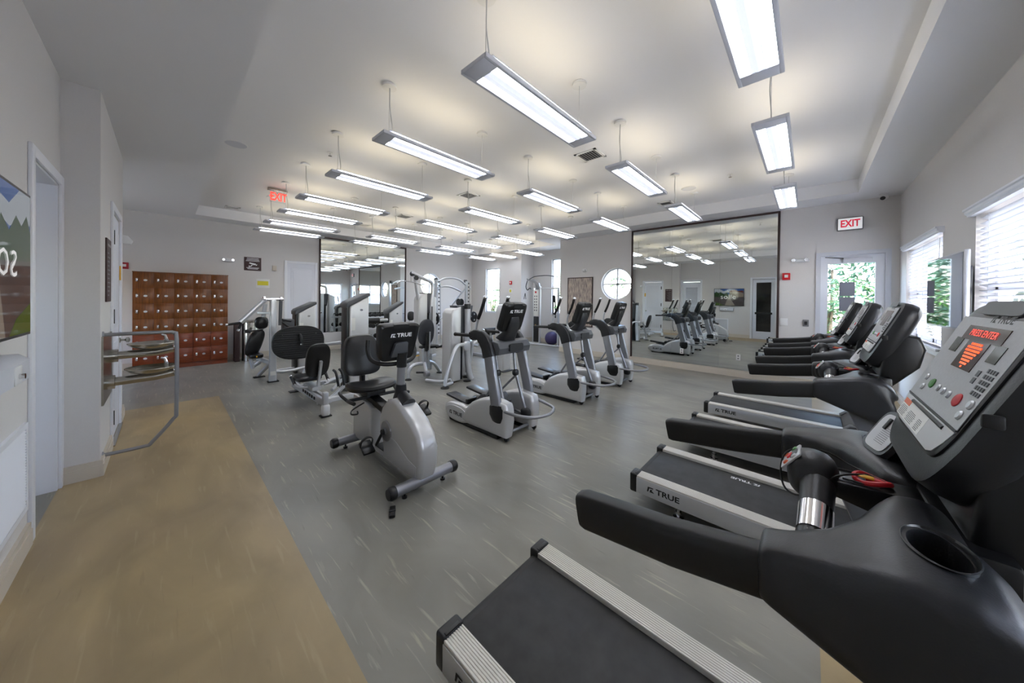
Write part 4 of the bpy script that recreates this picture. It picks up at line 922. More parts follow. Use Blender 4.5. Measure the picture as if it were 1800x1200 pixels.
# ------------------------------------------------------------------ recumbent bike
def bike():
    c = 1.385
    t = thing('recumbent_bike', 'silver recumbent exercise bike with black padded seat and console', 'exercise bike', (c, 2.75, 0))
    b = BM(); box(b, c-.045, c+.045, 2.2, 3.35, .05, .11, .008); obj('base_beam', b, 'plastic_dark', t)
    for s in (-1, 1):
        b = BM(); box(b, c+s*.047-.003, c+s*.047+.003, 2.25, 3.3, .062, .1); obj('beam_trim', b, 'silver', t, smooth=False)
    logo(.045, (c-.051, 3.12, .082), -Y, Z, 'white_ink', t)
    for y in (2.2, 3.36):
        b = BM(); tube(b, [(c-.265, y, .075), (c+.265, y, .075)], .041, 20); obj('stabilizer', b, 'silver_dark', t)
        for s in (-1, 1):
            b = BM(); lathe(b, [(.045, 0), (.048, .01), (.048, .04), (.038, .055)], (c+s*.245, y, .075), X*s, 20); obj('end_cap', b, 'plastic_dark', t)
            b = BM(); lathe(b, [(.02, 0), (.02, .012), (.008, .014), (.008, .05)], (c+s*.17, y, 0), Z, 14); obj('leveling_foot', b, 'plastic_dark', t)
    b = BM(); prism(b, [(2.17, .09), (2.13, .2), (2.125, .33), (2.17, .43), (2.27, .52), (2.42, .60), (2.56, .645), (2.68, .61), (2.78, .52), (2.83, .4), (2.82, .3), (2.76, .22), (2.74, .09)], 'x', c-.085, c+.085, .04, 4); sh = obj('drive_shroud', b, 'shroud', t, ang=60)
    b = BM(); prism(b, [(2.2, .1), (2.18, .2), (2.3, .22), (2.5, .3), (2.7, .32), (2.72, .1)], 'x', c-.089, c+.089, .004); obj('lower_cover', b, 'silver', t)
    b = BM(); tube(b, [(c, 2.6, .6), (c, 2.585, .68), (c, 2.58, .75)], [.065, .05, .042], 18); tube(b, [(c, 2.45, .60), (c, 2.56, .66)], [.06, .045], 14); obj('post_boot', b, 'plastic', t)
    b = BM(); tube(b, [(c, 2.59, .7), (c, 2.575, .98)], .034, 20); obj('console_post', b, 'silver_dark', t)
    b = BM(); tube(b, [(c, 2.577, .9), (c, 2.57, 1.02)], .042, 16); obj('post_collar', b, 'plastic_dark', t)
    for s in (-1, 1):
        b = BM(); lathe(b, [(.09, 0), (.085, .012), (.03, .016), (.03, .03)], (c+s*.083, 2.67, .34), X*s, 28); obj('crank_disc', b, 'silver_dark', t)
        py, pz = (2.78, .2) if s < 0 else (2.555, .475)
        b = BM(); tube(b, [(c+s*.118, 2.67, .34), (c+s*.122, py, pz)], .013, 10); lathe(b, [(.024, -.012), (.024, .012)], (c+s*.118, 2.67, .34), X, 14); obj('crank_arm', b, 'plastic_dark', t)
        b = BM(); Mx = Matrix.Translation(V(c+s*.205, py, pz)) @ Matrix.Rotation(.5, 4, 'X'); box(b, -.05, .05, -.065, .065, -.014, .014, .008, Mx=Mx); pd = obj('pedal', b, 'plastic_dark', t)
        b = BM(); tube(b, [Mx @ V(-.05, .02, 0), Mx @ V(-.045, .03, .06), Mx @ V(0, .035, .085), Mx @ V(.045, .03, .06), Mx @ V(.05, .02, 0), Mx @ V(.06, .0, -.06)], 1, 8, 4, sq=(.012, .003)); obj('pedal_strap', b, 'rubber', pd)
    b = BM(); tube(b, [(c-.21, 2.76, 1.13), (c-.218, 2.75, 1.04), (c-.2, 2.71, .96), (c-.12, 2.66, .925), (c, 2.63, .92), (c+.12, 2.66, .925), (c+.2, 2.71, .96), (c+.218, 2.75, 1.04), (c+.21, 2.76, 1.13)], .018, 12, 4); obj('handlebar', b, 'rubber', t)
    O = V(c-.02, 2.655, .965); Vv = V(0, -.22, .975).normalized(); Nn = V(0, .975, .22).normalized(); P = lambda u, v, n=0: O+X*u+Vv*v+Nn*n
    b = BM(); rr = []
    for n_, k in ((.035, .9), (.03, 1), (0, 1.02), (-.03, 1), (-.045, .92)): rr.append([tuple(P(px*(1+.12*(pv-.155)/.16), pv, n_)) for px, pv in rrect(0, .155, .17*k, .163*k, .25, 36)])
    loft(b, rr); obj('console_housing', b, 'plastic_dark', t)
    b = BM(); loft(b, [[tuple(P(px, pv, n_)) for px, pv in rrect(0, .305, .07, .018, .4, 20)] for n_ in (-.05, .0)]); obj('console_cap', b, 'plastic', t)
    b = BM(); loft(b, [[tuple(P(px, pv, n_)) for px, pv in rrect(0, .155, .145, .13, .2, 28)] for n_ in (.034, .038)]); obj('console_face', b, 'face_gray', t)
    logo(.047, P(.01, .225, -.0462), X, Vv, 'white_ink', t)
    b = BM(); prism(b, [(-.05, .155), (-.078, .04), (.078, .04), (.065, .165), (-.03, .165)], 'y', 0, .03, .004)
    for v_ in b.verts: v_.co = P(v_.co.x, v_.co.z, -.045-v_.co.y)
    obj('console_mount', b, 'gray_plastic', t)
    b = BM(); prism(b, [(2.98, .08), (3.0, .25), (2.99, .45), (3.06, .48), (3.4, .51), (3.44, .4), (3.4, .25), (3.4, .08)], 'x', c-.085, c+.085, .02, 3); obj('seat_pedestal', b, 'shroud', t)
    b = BM(); Mx = Matrix.Translation(V(c, 3.18, .515)) @ Matrix.Rotation(.14, 4, 'X'); box(b, -.045, .045, -.33, .28, -.03, .03, .008, Mx=Mx); box(b, -.05, .05, -.36, -.32, -.035, .035, .01, Mx=Mx); obj('seat_rail', b, 'plastic_dark', t)
    b = BM(); box(b, c-.09, c+.09, 3.05, 3.3, .55, .60, .01); tube(b, [(c-.24, 3.12, .53), (c+.24, 3.12, .53)], .016, 10); obj('seat_carriage', b, 'plastic', t)
    b = BM(); rr = []
    for z, k in ((.595, .8), (.61, .98), (.635, 1), (.655, .93), (.662, .7)): rr.append([(c+px*k*(1+.0), 3.17+py*k, z+.015*math.cos(px*10)*(0 if z < .63 else -1)) for px, py in rrect(0, 0, .225, .17, .6, 32)])
    loft(b, rr); obj('seat_cushion', b, 'vinyl', t)
    b = BM(); rr = []
    bx = lambda px, pv, n_: (c+.0+px*(1-.12*(pv/.21)), 3.40+pv*.22+n_+.02*(px/.17)**2, .90+pv)
    for n_, k in ((-.045, .8), (-.035, .96), (-.01, 1), (.02, .97), (.035, .85)): rr.append([bx(px*k, pv*k, n_) for px, pv in rrect(0, 0, .18, .205, .5, 36)])
    loft(b, rr); obj('backrest', b, 'vinyl', t)
    b = BM(); box(b, c-.02, c+.02, 3.36, 3.42, .6, .9, .006); obj('backrest_post', b, 'plastic_dark', t)
    for s in (-1, 1):
        b = BM(); tube(b, [(c+s*.24, 3.12, .53), (c+s*.26, 3.0, .55), (c+s*.26, 2.92, .555)], .016, 10, 3); tube(b, [(c+s*.24, 3.13, .53), (c+s*.26, 3.22, .56), (c+s*.25, 3.3, .57)], .014, 10, 3); obj('side_grip', b, 'rubber', t)
    b = BM(); tube(b, [(c-.1, 3.1, .49), (c-.22, 3.06, .46), (c-.26, 2.98, .45), (c-.22, 2.95, .45), (c-.2, 3.0, .455)], .007, 8, 4); obj('seat_lever', b, 'plastic_dark', t)
    b = BM(); tube(b, [(c+.08, 2.98, .5), (c+.2, 2.96, .5)], .008, 8); blob(b, (c+.21, 2.96, .5), (.02, .018, .018), 12); obj('adjust_knob', b, 'plastic_dark', t)
    return t
bike()
t = thing('loose_pedal_strap', 'black strap foot lying on floor in front of the bike', 'strap', (1.06, 2.06, 0))
b = BM(); box(b, -.02, .02, -.055, .055, .0, .022, .006, Mx=Matrix.Translation(V(1.07, 2.1, 0)) @ Matrix.Rotation(-.5, 4, 'Z')); obj('body', b, 'rubber', t)
b = BM(); box(b, -.022, .022, -.015, .01, .02, .028, .002, Mx=Matrix.Translation(V(1.07, 2.1, 0)) @ Matrix.Rotation(-.5, 4, 'Z')); obj('buckle', b, 'plastic', t)
# ------------------------------------------------------------------ weight machines
def tower(t, x0, x1, y0, y1, hl, hr):
    """weight stack shroud with a slanted dark cap"""
    b = BM(); xm = x0+.05
    rr = []
    for z, d in ((.02, 0), (.4, 0), (.9, .004), (1, .01)):
        pass
    prism(b, [(x0+.045, .03), (x1, .03), (x1-.0, hr-.05), (x0+.045, hl-.06)], 'y', y0, y1, .03, 4); obj('shroud', b, 'shroud', t, ang=60)
    b = BM(); prism(b, [(x0, .03), (x0+.04, .03), (x0+.04, hl-.02), (x0+.01, hl-.04)], 'y', y0+.01, y1-.01, .008); obj('dark_edge', b, 'plastic_dark', t)
    b = BM(); prism(b, [(x0-.005, hl-.09), (x1+.012, hr-.045), (x1+.012, hr), (x1-.03, hr+.0), (x0+.02, hl+.01), (x0-.005, hl-.03)], 'y', y0-.012, y1+.012, .014, 3); obj('cap', b, 'gray_plastic', t)
    b = BM(); lathe(b, [(.022, 0), (.02, .005)], ((x0+x1)/2+.05, y0, (hl+hr)/2-.2), -Y, 16, 1.2, .8); obj('badge', b, 'chrome', t)
    b = BM(); box(b, x0+.07, x0+.13, y0-.002, y0+.002, hl-.45, hl-.25); obj('label_plate', b, 'paper', t, smooth=False)
def bar(b, p, q, w_, h_):
    tube(b, [p, q], 1, 8, sq=(w_/2, h_/2))
def foot(t, x, y, r=.05):
    b = BM(); lathe(b, [(r, 0), (r, .012), (r*.8, .02)], (x, y, 0), Z, 18); obj('foot_pad', b, 'rubber', t)
# leg press
t = thing('leg_press', 'seated leg press with big ribbed oval black foot plate', 'weight machine', (1.6, 5.2, 0), )
b = BM(); bar(b, (1.36, 4.42, .16), (1.36, 5.9, .12), .055, .09); bar(b, (1.5, 4.7, .1), (1.5, 5.85, .1), .05, .06); bar(b, (1.36, 4.75, .1), (1.95, 4.75, .1), .06, .07); bar(b, (1.36, 5.85, .08), (1.95, 5.85, .08), .06, .07); obj('base_frame', b, 'silver', t)
b = BM(); box(b, 1.315, 1.405, 4.38, 4.47, .0, .15, .03, 3); obj('front_foot', b, 'white_plastic', t)
b = BM(); box(b, 1.33, 1.39, 4.40, 4.47, .1, .3, .012); obj('end_post', b, 'silver', t)
for q in ((1.30, 1.42, 4.37, 4.48), (1.3, 1.42, 5.85, 5.96), (1.9, 2.0, 4.7, 4.8)):
    b = BM(); box(b, *q, 0, .014, .005); obj('rubber_pad', b, 'rubber', t)
b = BM()
for i in range(6): box(b, 1.325, 1.334, 4.75+i*.1, 4.79+i*.1, .14, .175)
obj('adjust_holes', b, 'ink', t, smooth=False)
b = BM(); rr = []
for n_, k in ((-.045, .8), (-.03, .97), (0, 1), (.03, .95), (.045, .8)): rr.append([(1.42+px*k, 4.95-pv*k*.25+n_, .62+pv*k) for px, pv in rrect(0, 0, .15, .24, .65, 32)])
loft(b, rr); obj('backrest', b, 'vinyl', t)
b = BM(); bar(b, (1.43, 4.84, .62), (1.43, 4.98, .22), .05, .035); bar(b, (1.40, 4.9, .24), (1.40, 5.3, .24), .12, .05); obj('backrest_support', b, 'silver', t)
b = BM(); blob(b, (1.36, 5.17, .36), (.16, .18, .04), 20, .6); obj('seat_cushion', b, 'vinyl', t)
for s in (-1, 1):
    b = BM(); tube(b, [(1.4+s*.1, 4.95, .27), (1.4+s*.19, 5.05, .27), (1.4+s*.21, 5.2, .32)], .013, 8, 3); obj('handle_bar', b, 'silver', t)
    b = BM(); tube(b, [(1.4+s*.205, 5.13, .295), (1.4+s*.215, 5.28, .37)], .019, 10); g = obj('hand_grip', b, 'rubber', t)
    b = BM(); lathe(b, [(.019, 0), (.02, .015), (.012, .022)], (1.4+s*.215, 5.28, .37), V(0, .85, .4), 12); obj('grip_cap', b, 'chrome', g)
b = BM(); loft(b, [[(1.39+px*k, y_, .79+pz*k) for px, pz in rrect(0, 0, .345, .255, .8, 48)] for y_, k in ((5.72, .985), (5.728, 1), (5.752, 1), (5.76, .985))]); fpl = obj('foot_plate', b, 'rubber', t)
for i in range(15):
    z = .79+(-7+i)*.032; hw = .345*max(.1, (1-(abs(z-.79)/.255)**2.2))**.5*.96
    b = BM(); box(b, 1.39-hw, 1.39+hw, 5.713, 5.722, z-.009, z+.009, .003); obj('rib', b, 'rubber', fpl)
for x in (1.17, 1.61):
    for z in (.66, .92):
        b = BM(); lathe(b, [(.01, 0), (.008, .006)], (x, 5.713, z), -Y, 10); obj('bolt', b, 'steel', fpl)
b = BM(); tube(b, [(1.385, 5.72, .9), (1.385, 5.67, .91), (1.395, 5.65, .86), (1.40, 5.65, .78)], .02, 12, 4); obj('plate_hook', b, 'plastic_dark', t)
b = BM(); lathe(b, [(.021, 0), (.021, .02)], (1.40, 5.65, .78), -Z, 12); obj('hook_cap', b, 'chrome', t)
b = BM(); bar(b, (1.55, 5.8, .05), (1.55, 5.8, .75), .09, .07); bar(b, (1.36, 5.8, .08), (1.55, 5.8, .45), .05, .05); bar(b, (1.5, 5.78, .7), (1.95, 5.6, .75), .05, .05); obj('plate_support', b, 'silver', t)
tower(t, 1.94, 2.29, 5.35, 5.62, 1.41, 1.56)
b = BM(); box(b, 1.93, 2.31, 5.33, 5.64, 0, .035, .01); obj('tower_base', b, 'gray_plastic', t)
b = BM(); bar(b, (1.5, 4.75, .1), (1.95, 5.4, .1), .05, .05); tube(b, [(1.62, 5.3, .2), (1.9, 5.45, .24)], .03, 10); tube(b, [(1.62, 5.0, .16), (1.9, 5.38, .2)], .022, 10); obj('link_arm', b, 'silver', t)
for x, z in ((1.78, .22), (1.70, .32)):
    b = BM(); tube(b, [(x, 4.98, .2), (x-.02, 5.02, .38), (x-.03, 5.1, .42)], .018, 10, 3); obj('lever', b, 'plastic_dark', t)
# chest / shoulder press
t = thing('shoulder_press', 'silver overhead press machine with long arm reaching toward the lockers', 'weight machine', (1.4, 7.1, 0))
b = BM(); loft(b, [[(1.265+px, 6.85+py, z) for px, py in rrect(0, 0, w_, .045, .4, 16)] for z, w_ in ((.02, .055), (.5, .05), (.8, .05), (1.0, .052), (1.40, .045), (1.43, .04))]); obj('main_post', b, 'silver', t)
for q in ((1.19, 1.35, 6.79, 6.91), (1.08, 1.25, 7.35, 7.45)):
    b = BM(); box(b, *q, 0, .02, .008); obj('rubber_pad', b, 'rubber', t)
b = BM(); box(b, 1.225, 1.305, 6.802, 6.806, .12, .19); obj('label_plate', b, 'paper', t, smooth=False)
b = BM(); bar(b, (1.27, 7.0, .32), (1.15, 7.4, .03), .06, .06); bar(b, (1.12, 7.2, .38), (1.3, 6.9, .3), .07, .07); bar(b, (1.2, 7.1, 1.35), (1.1, 7.15, .5), .05, .06); bar(b, (1.25, 7.0, .15), (1.75, 7.2, .12), .05, .06); bar(b, (1.1, 7.1, 1.2), (1.27, 6.9, 1.2), .04, .04); obj('seat_frame', b, 'silver', t)
b = BM(); tube(b, [(1.11, 6.88, 1.43), (1.42, 6.88, 1.44)], .026, 14); tube(b, [(1.13, 6.88, 1.44), (1.16, 6.88, 1.44)], .05, 16); tube(b, [(1.37, 6.88, 1.44), (1.4, 6.88, 1.44)], .045, 16); obj('pivot_shaft', b, 'chrome', t)
b = BM(); bar(b, (1.16, 6.86, 1.44), (.83, 6.84, 1.06), .05, .075); obj('press_arm', b, 'silver', t)
b = BM(); bar(b, (1.38, 6.86, 1.43), (1.37, 6.86, .98), .03, .05); obj('rear_arm', b, 'gray_plastic', t)
b = BM(); tube(b, [(.85, 6.84, 1.055), (.66, 6.82, 1.03)], .019, 12); tube(b, [(.84, 6.84, 1.04), (.80, 6.8, .94)], .019, 12); g = obj('hand_grip', b, 'rubber', t)
for p, d_ in (((.66, 6.82, 1.03), (-1, -.1, -.1)), ((.80, 6.8, .94), (-.4, -.3, -1))):
    b = BM(); lathe(b, [(.022, -.01), (.023, .014), (.014, .022)], p, d_, 12); obj('grip_cap', b, 'chrome', g)
b = BM(); tube(b, [(1.4, 6.86, 1.08), (1.55, 6.95, 1.04)], .018, 10); tube(b, [(1.4, 6.86, 1.03), (1.52, 6.9, .93)], .018, 10); obj('far_grip', b, 'rubber', t)
b = BM(); blob(b, (1.15, 7.12, 1.02), (.1, .06, .11), 18, .75); obj('head_pad', b, 'vinyl', t)
b = BM(); loft(b, [[(1.05+px+pv*.28, 7.1+n_, .68+pv) for px, pv in [(a*k, e*k) for a, e in rrect(0, 0, .11, .22, .7, 28)]] for n_, k in ((-.07, .8), (-.05, 1), (0, 1), (.03, .85))]); obj('back_pad', b, 'vinyl', t)
b = BM(); blob(b, (1.06, 7.05, .46), (.1, .17, .045), 18, .6); obj('seat_cushion', b, 'vinyl', t)
b = BM(); blob(b, (.93, 6.9, .9), (.045, .04, .03), 14, .6); tube(b, [(.95, 6.9, .9), (1.15, 7.05, .9)], .01, 8); obj('arm_pad', b, 'vinyl', t)
b = BM(); bar(b, (.98, 7.0, .42), (1.02, 7.0, .25), .06, .05); bar(b, (1.0, 7.0, .28), (1.12, 7.1, .33), .05, .07); obj('seat_post', b, 'silver', t)
b = BM(); blob(b, (1.05, 6.9, .46), (.022, .022, .022), 10); obj('yellow_knob', b, 'yellow_knob', t)
tower(t, 1.66, 2.0, 7.1, 7.4, 1.24, 1.39)
b = BM(); box(b, 1.45, 1.62, 6.98, 7.2, .82, 1.07, .02); obj('weight_cover', b, 'gray_plastic', t)
b = BM(); tube(b, [(1.3, 7.0, .15), (1.5, 6.95, .13), (1.9, 7.05, .16)], .03, 10, 3); obj('foot_bar', b, 'silver', t)
# multi hip tower pair
t = thing('weight_tower', 'tall twin silver weight tower with curved side bars, centre of room', 'weight machine', (3.55, 4.6, 0))
for x0, x1, y0, y1, h, nm in ((3.27, 3.5, 4.55, 4.85, 1.32, 'front'), (3.66, 3.86, 4.75, 5.0, 1.30, 'rear')):
    b = BM(); prism(b, [(x0, .015), (x1, .015), (x1, h+.02), (x0+.06, h-.02), (x0, h-.1)], 'y', y0, y1, .045, 4); obj('shroud', b, 'shroud', t, ang=60)
b = BM(); prism(b, [(3.5, .9), (3.47, 1.2), (3.42, 1.36), (3.8, 1.36), (3.77, 1.2), (3.7, .95), (3.6, .8)], 'y', 4.6, 4.82, .01); obj('crown_panel', b, 'gray_plastic', t)
b = BM(); box(b, 3.51, 3.57, 4.62, 4.8, .02, 1.1); obj('dark_channel', b, 'plastic_dark', t, smooth=False)
b = BM(); tube(b, [(3.625, 4.55, 1.36), (3.63, 4.55, .5), (3.66, 4.52, .12), (3.69, 4.5, .02)], .055, 16, 3); obj('front_post', b, 'silver', t)
b = BM(); tube(b, [(3.625, 4.55, 1.30), (3.625, 4.55, 1.39)], .06, 16); obj('post_cap', b, 'plastic', t)
text('TRUE', .06, (3.64, 4.49, .85), -Z, X, 'ink_gray', t, name='post_lettering')
t.location.x += .1
b = BM(); lathe(b, [(.085, 0), (.09, .03), (.075, .05), (.04, .055)], (3.65, 4.5, .64), -Y, 24); obj('cam_disc', b, 'silver', t)
b = BM(); tube(b, [(3.6, 4.48, .67), (3.45, 4.46, .67), (3.34, 4.44, .55), (3.2, 4.42, .25), (3.14, 4.4, .04)], .032, 12, 4); obj('side_bar', b, 'silver', t)
b = BM(); tube(b, [(3.7, 4.5, .69), (3.85, 4.6, .70), (3.93, 4.65, .6), (3.9, 4.68, .3), (3.84, 4.7, .1)], .028, 12, 4); obj('side_bar', b, 'silver', t)
b = BM(); tube(b, [(3.14, 4.4, .05), (3.32, 4.45, .05)], .03, 10); tube(b, [(3.3, 4.45, .1), (3.2, 4.6, .06), (3.1, 4.9, .05)], .03, 10, 3); obj('floor_bar', b, 'silver', t)
for x, y in ((3.14, 4.4), (3.69, 4.5), (3.86, 4.72)): foot(t, x, y, .07)
# lat pulldown
t = thing('lat_pulldown', 'lat pulldown machine with overhead arm and thin curved bar', 'weight machine', (3.9, 6.3, 0))
b = BM(); prism(b, [(3.76, .02), (3.98, .02), (3.98, 1.6), (3.86, 1.58), (3.78, 1.5), (3.76, 1.44)], 'y', 6.25, 6.5, .04, 4); obj('shroud', b, 'shroud', t, ang=60)
b = BM(); prism(b, [(4.12, .02), (4.32, .02), (4.32, 1.5), (4.12, 1.58)], 'y', 6.4, 6.6, .04, 4); obj('shroud', b, 'shroud', t, ang=60)
b = BM(); prism(b, [(3.99, 1.15), (3.88, 1.6), (4.15, 1.6), (4.09, 1.15)], 'y', 6.27, 6.45, .008); obj('crown_panel', b, 'gray_plastic', t)
b = BM(); box(b, 3.99, 4.04, 6.3, 6.5, .02, 1.2); obj('dark_channel', b, 'plastic_dark', t, smooth=False)
b = BM(); tube(b, [(4.08, 6.28, .02), (4.08, 6.28, 1.25), (4.12, 6.28, 1.7), (4.08, 6.28, 1.85), (3.9, 6.28, 1.91), (3.56, 6.26, 2.04)], .04, 14, 4); obj('boom', b, 'silver', t)
b = BM(); tube(b, [(3.66, 6.27, 1.96), (3.72, 6.3, 1.7), (3.78, 6.32, 1.45)], .035, 12); obj('strut', b, 'silver', t)
for x, z in ((3.58, 2.0), (3.68, 1.92)):
    b = BM(); lathe(b, [(.05, -.012), (.042, -.004), (.042, .004), (.05, .012)], (x, 6.24, z), Y, 20); obj('pulley', b, 'plastic_dark', t)
b = BM(); tube(b, [(3.545, 6.24, 2.0), (3.53, 6.2, 1.84)], .004, 6); obj('cable', b, 'ink', t)
b = BM(); tube(b, [(3.17, 6.1, 1.79), (3.22, 6.1, 1.82), (3.32, 6.12, 1.835), (3.53, 6.2, 1.83), (3.75, 6.28, 1.80), (3.86, 6.32, 1.76), (3.9, 6.33, 1.70)], .012, 10, 3); blob(b, (3.17, 6.1, 1.785), (.02, .02, .02), 10); lb = obj('lat_bar', b, 'chrome', t)
b = BM(); box(b, 4.05, 4.08, 6.2, 6.22, .8, 1.3); obj('label_strip', b, 'ink_gray', t, smooth=False)
b = BM(); tube(b, [(3.42, 6.1, .02), (3.46, 6.14, .25), (3.8, 6.3, .28)], .035, 10, 3); tube(b, [(3.8, 6.2, .75), (4.1, 6.2, .75)], .02, 8); obj('floor_frame', b, 'silver', t)
# oval pad machine (torso / hip)
t = thing('hip_machine', 'seated weight machine with large upright oval grey pad beside bike console', 'weight machine', (3.35, 5.35, 0))
b = BM(); loft(b, [[(3.345+px*k, 5.3+n_-pv*k*.1, .84+pv*k) for px, pv in rrect(0, 0, .165, .25, .85, 36)] for n_, k in ((-.03, .9), (-.015, 1), (.02, 1), (.03, .9))]); obj('oval_pad', b, 'pad_gray', t)
b = BM(); blob(b, (3.44, 5.35, .56), (.2, .1, .035), 18, .6); obj('seat_cushion', b, 'vinyl', t)
b = BM(); tube(b, [(3.5, 5.2, .55), (3.68, 5.2, .57)], .022, 10); obj('roller_pad', b, 'rubber', t)
b = BM(); blob(b, (3.7, 5.2, .575), (.02, .02, .03), 10); obj('end_cap', b, 'chrome', t)
b = BM(); tube(b, [(3.3, 5.22, .5), (3.31, 5.2, .85)], .028, 12); obj('leg_pad', b, 'rubber', t)
b = BM(); tube(b, [(3.35, 5.2, .42), (3.36, 5.2, .86)], .014, 10); bar(b, (3.3, 5.3, .2), (3.3, 5.3, .55), .09, .07); bar(b, (3.38, 5.3, .15), (3.38, 5.3, .5), .05, .05); bar(b, (3.5, 5.4, .1), (3.5, 5.4, .42), .06, .06); bar(b, (3.3, 5.3, .33), (3.75, 5.6, .33), .05, .05); obj('seat_frame', b, 'silver', t)
b = BM(); tube(b, [(2.98, 5.3, .04), (3.0, 5.3, .18), (3.1, 5.3, .26), (3.28, 5.3, .26)], .032, 12, 4); tube(b, [(3.4, 5.3, .28), (3.55, 5.35, .22), (3.68, 5.4, .08), (3.72, 5.4, .03)], .032, 12, 4); tube(b, [(3.3, 5.3, .3), (3.26, 5.15, .12)], .03, 10); obj('curved_legs', b, 'silver', t)
b = BM(); lathe(b, [(.05, 0), (.055, .03), (.05, .09)], (3.2, 5.12, .1), X, 18); obj('roller', b, 'silver_dark', t)
b = BM(); tube(b, [(3.08, 5.2, .14), (3.2, 5.15, .13)], .018, 8); obj('foot_peg', b, 'plastic_dark', t)
b = BM(); tube(b, [(3.12, 5.3, .42), (3.2, 5.3, .42)], .01, 8); obj('yellow_pin', b, 'yellow_knob', t)
foot(t, 2.98, 5.3, .06); foot(t, 3.72, 5.4, .06)
# third tower and leg extension seat in front of the dumbbells
t = thing('weight_tower', 'slim weight tower directly behind the bike console near the dumbbells', 'weight machine', (4.05, 8.0, 0))
tower(t, 3.86, 4.27, 7.9, 8.15, 1.16, 1.38)
b = BM(); blob(b, (4.62, 8.1, .98), (.1, .05, .13), 18, .7); obj('back_pad', b, 'vinyl', t)
b = BM(); bar(b, (4.62, 8.15, .05), (4.62, 8.15, .95), .05, .05); bar(b, (4.2, 8.1, .08), (4.7, 8.1, .08), .05, .05); obj('seat_post', b, 'silver', t)
b = BM(); blob(b, (4.6, 7.95, .5), (.16, .15, .04), 18, .6); obj('seat_cushion', b, 'vinyl', t)
t = thing('leg_roller', 'thick black roller pad with chrome end in front of the dumbbell rack', 'weight machine', (3.3, 7.4, 0))
b = BM(); tube(b, [(3.08, 7.4, .95), (3.4, 7.42, .95)], .065, 20); obj('roller_pad', b, 'rubber', t)
b = BM(); tube(b, [(3.4, 7.42, .95), (3.62, 7.44, .955)], .035, 16); obj('shaft', b, 'chrome', t)
b = BM(); bar(b, (3.12, 7.5, .05), (3.12, 7.5, .95), .05, .05); bar(b, (3.1, 7.5, .05), (3.7, 7.6, .05), .05, .05); obj('stand', b, 'silver', t)
# dumbbell rack
t = thing('dumbbell_rack', 'three tier dumbbell rack in front of the locker wall mirror', 'rack', (4.15, 9.35, 0))
for x in (3.35, 5.0):
    b = BM(); bar(b, (x, 9.55, .02), (x, 9.45, .98), .05, .05); bar(b, (x, 9.05, .03), (x, 9.65, .03), .05, .05); obj('side_frame', b, 'silver', t)
for z, y in ((.30, 9.18), (.60, 9.3), (.92, 9.42)):
    b = BM(); box(b, 3.33, 5.02, y-.1, y-.07, z-.05, z, .004); box(b, 3.33, 5.02, y+.07, y+.1, z-.05, z+.0, .004); obj('shelf_rail', b, 'silver', t)
pr2 = None; k = 0
for j, (z, y, n) in enumerate(((.92, 9.42, 11), (.60, 9.3, 8), (.30, 9.18, 7))):
    for i in range(n):
        x = 3.42+i*(1.5/(n-1)); r = (.045, .06, .07)[j]; lab = 'dumbbell on the %s tier of the rack, %s from the left end' % (('top', 'middle', 'bottom')[j], ['first', 'second', 'third', 'fourth', 'fifth', 'sixth', 'seventh', 'eighth', 'ninth', 'tenth', 'eleventh'][i])
        if i == 0:
            t = thing('dumbbell', lab, 'dumbbell', (x, y, z), 'dumbbells on the rack')
            b = BM(); tube(b, [(x, y-.07, z+r), (x, y+.07, z+r)], .014, 8); obj('handle', b, 'chrome', t)
            for s in (-1, 1):
                b = BM(); lathe(b, [(r*.9, 0), (r, .01), (r, .06), (r*.9, .07)], (x, y+s*.05, z+r+.001), Y*s, 16); obj('weight_head', b, 'rubber', t)
            pr2 = t
        else: dup(pr2, V(x, y, z), lab)
# smith machine
t = thing('smith_machine', 'tall smith machine with arched top bars and racked barbell', 'weight machine', (6.2, 8.4, 0))
for x in (5.62, 6.78):
    b = BM(); bar(b, (x, 8.35, .03), (x-.03 if x < 6 else x+.0, 8.35, 2.05), .1, .09); obj('upright', b, 'silver', t)
    b = BM(); tube(b, [(x+.08, 8.25, .1), (x+.06, 8.25, 2.0)], .016, 8); obj('guide_rod', b, 'chrome', t)
    b = BM(); bar(b, (x, 8.0, .04), (x, 8.9, .04), .08, .06); obj('floor_bar', b, 'silver', t)
    b = BM()
    for i in range(14): box(b, x+.03, x+.06, 8.28, 8.3, .4+i*.12, .44+i*.12)
    obj('catch_pegs', b, 'ink', t, smooth=False)
    b = BM(); tube(b, [(x, 8.4, 2.0), (x, 8.4, 2.1)], .06, 12); obj('top_cap', b, 'gray_plastic', t)
b = BM(); tube(b, [(5.66, 8.35, 1.98), (5.9, 8.35, 2.1), (6.2, 8.35, 2.13), (6.5, 8.35, 2.08), (6.76, 8.35, 1.92)], .03, 10, 4); tube(b, [(5.7, 8.5, 1.8), (6.0, 8.5, 1.86), (6.3, 8.5, 1.84), (6.7, 8.5, 1.7)], .03, 10, 4); tube(b, [(6.76, 8.4, 1.8), (6.5, 8.7, 1.3), (6.4, 8.9, .9)], .03, 10); obj('arch_bars', b, 'silver', t)
t2 = thing('barbell', 'racked barbell with black plates on the smith machine', 'barbell', (6.2, 8.2, .87))
b = BM(); tube(b, [(5.25, 8.2, .87), (7.15, 8.2, .87)], .014, 10); obj('bar', b, 'chrome', t2)
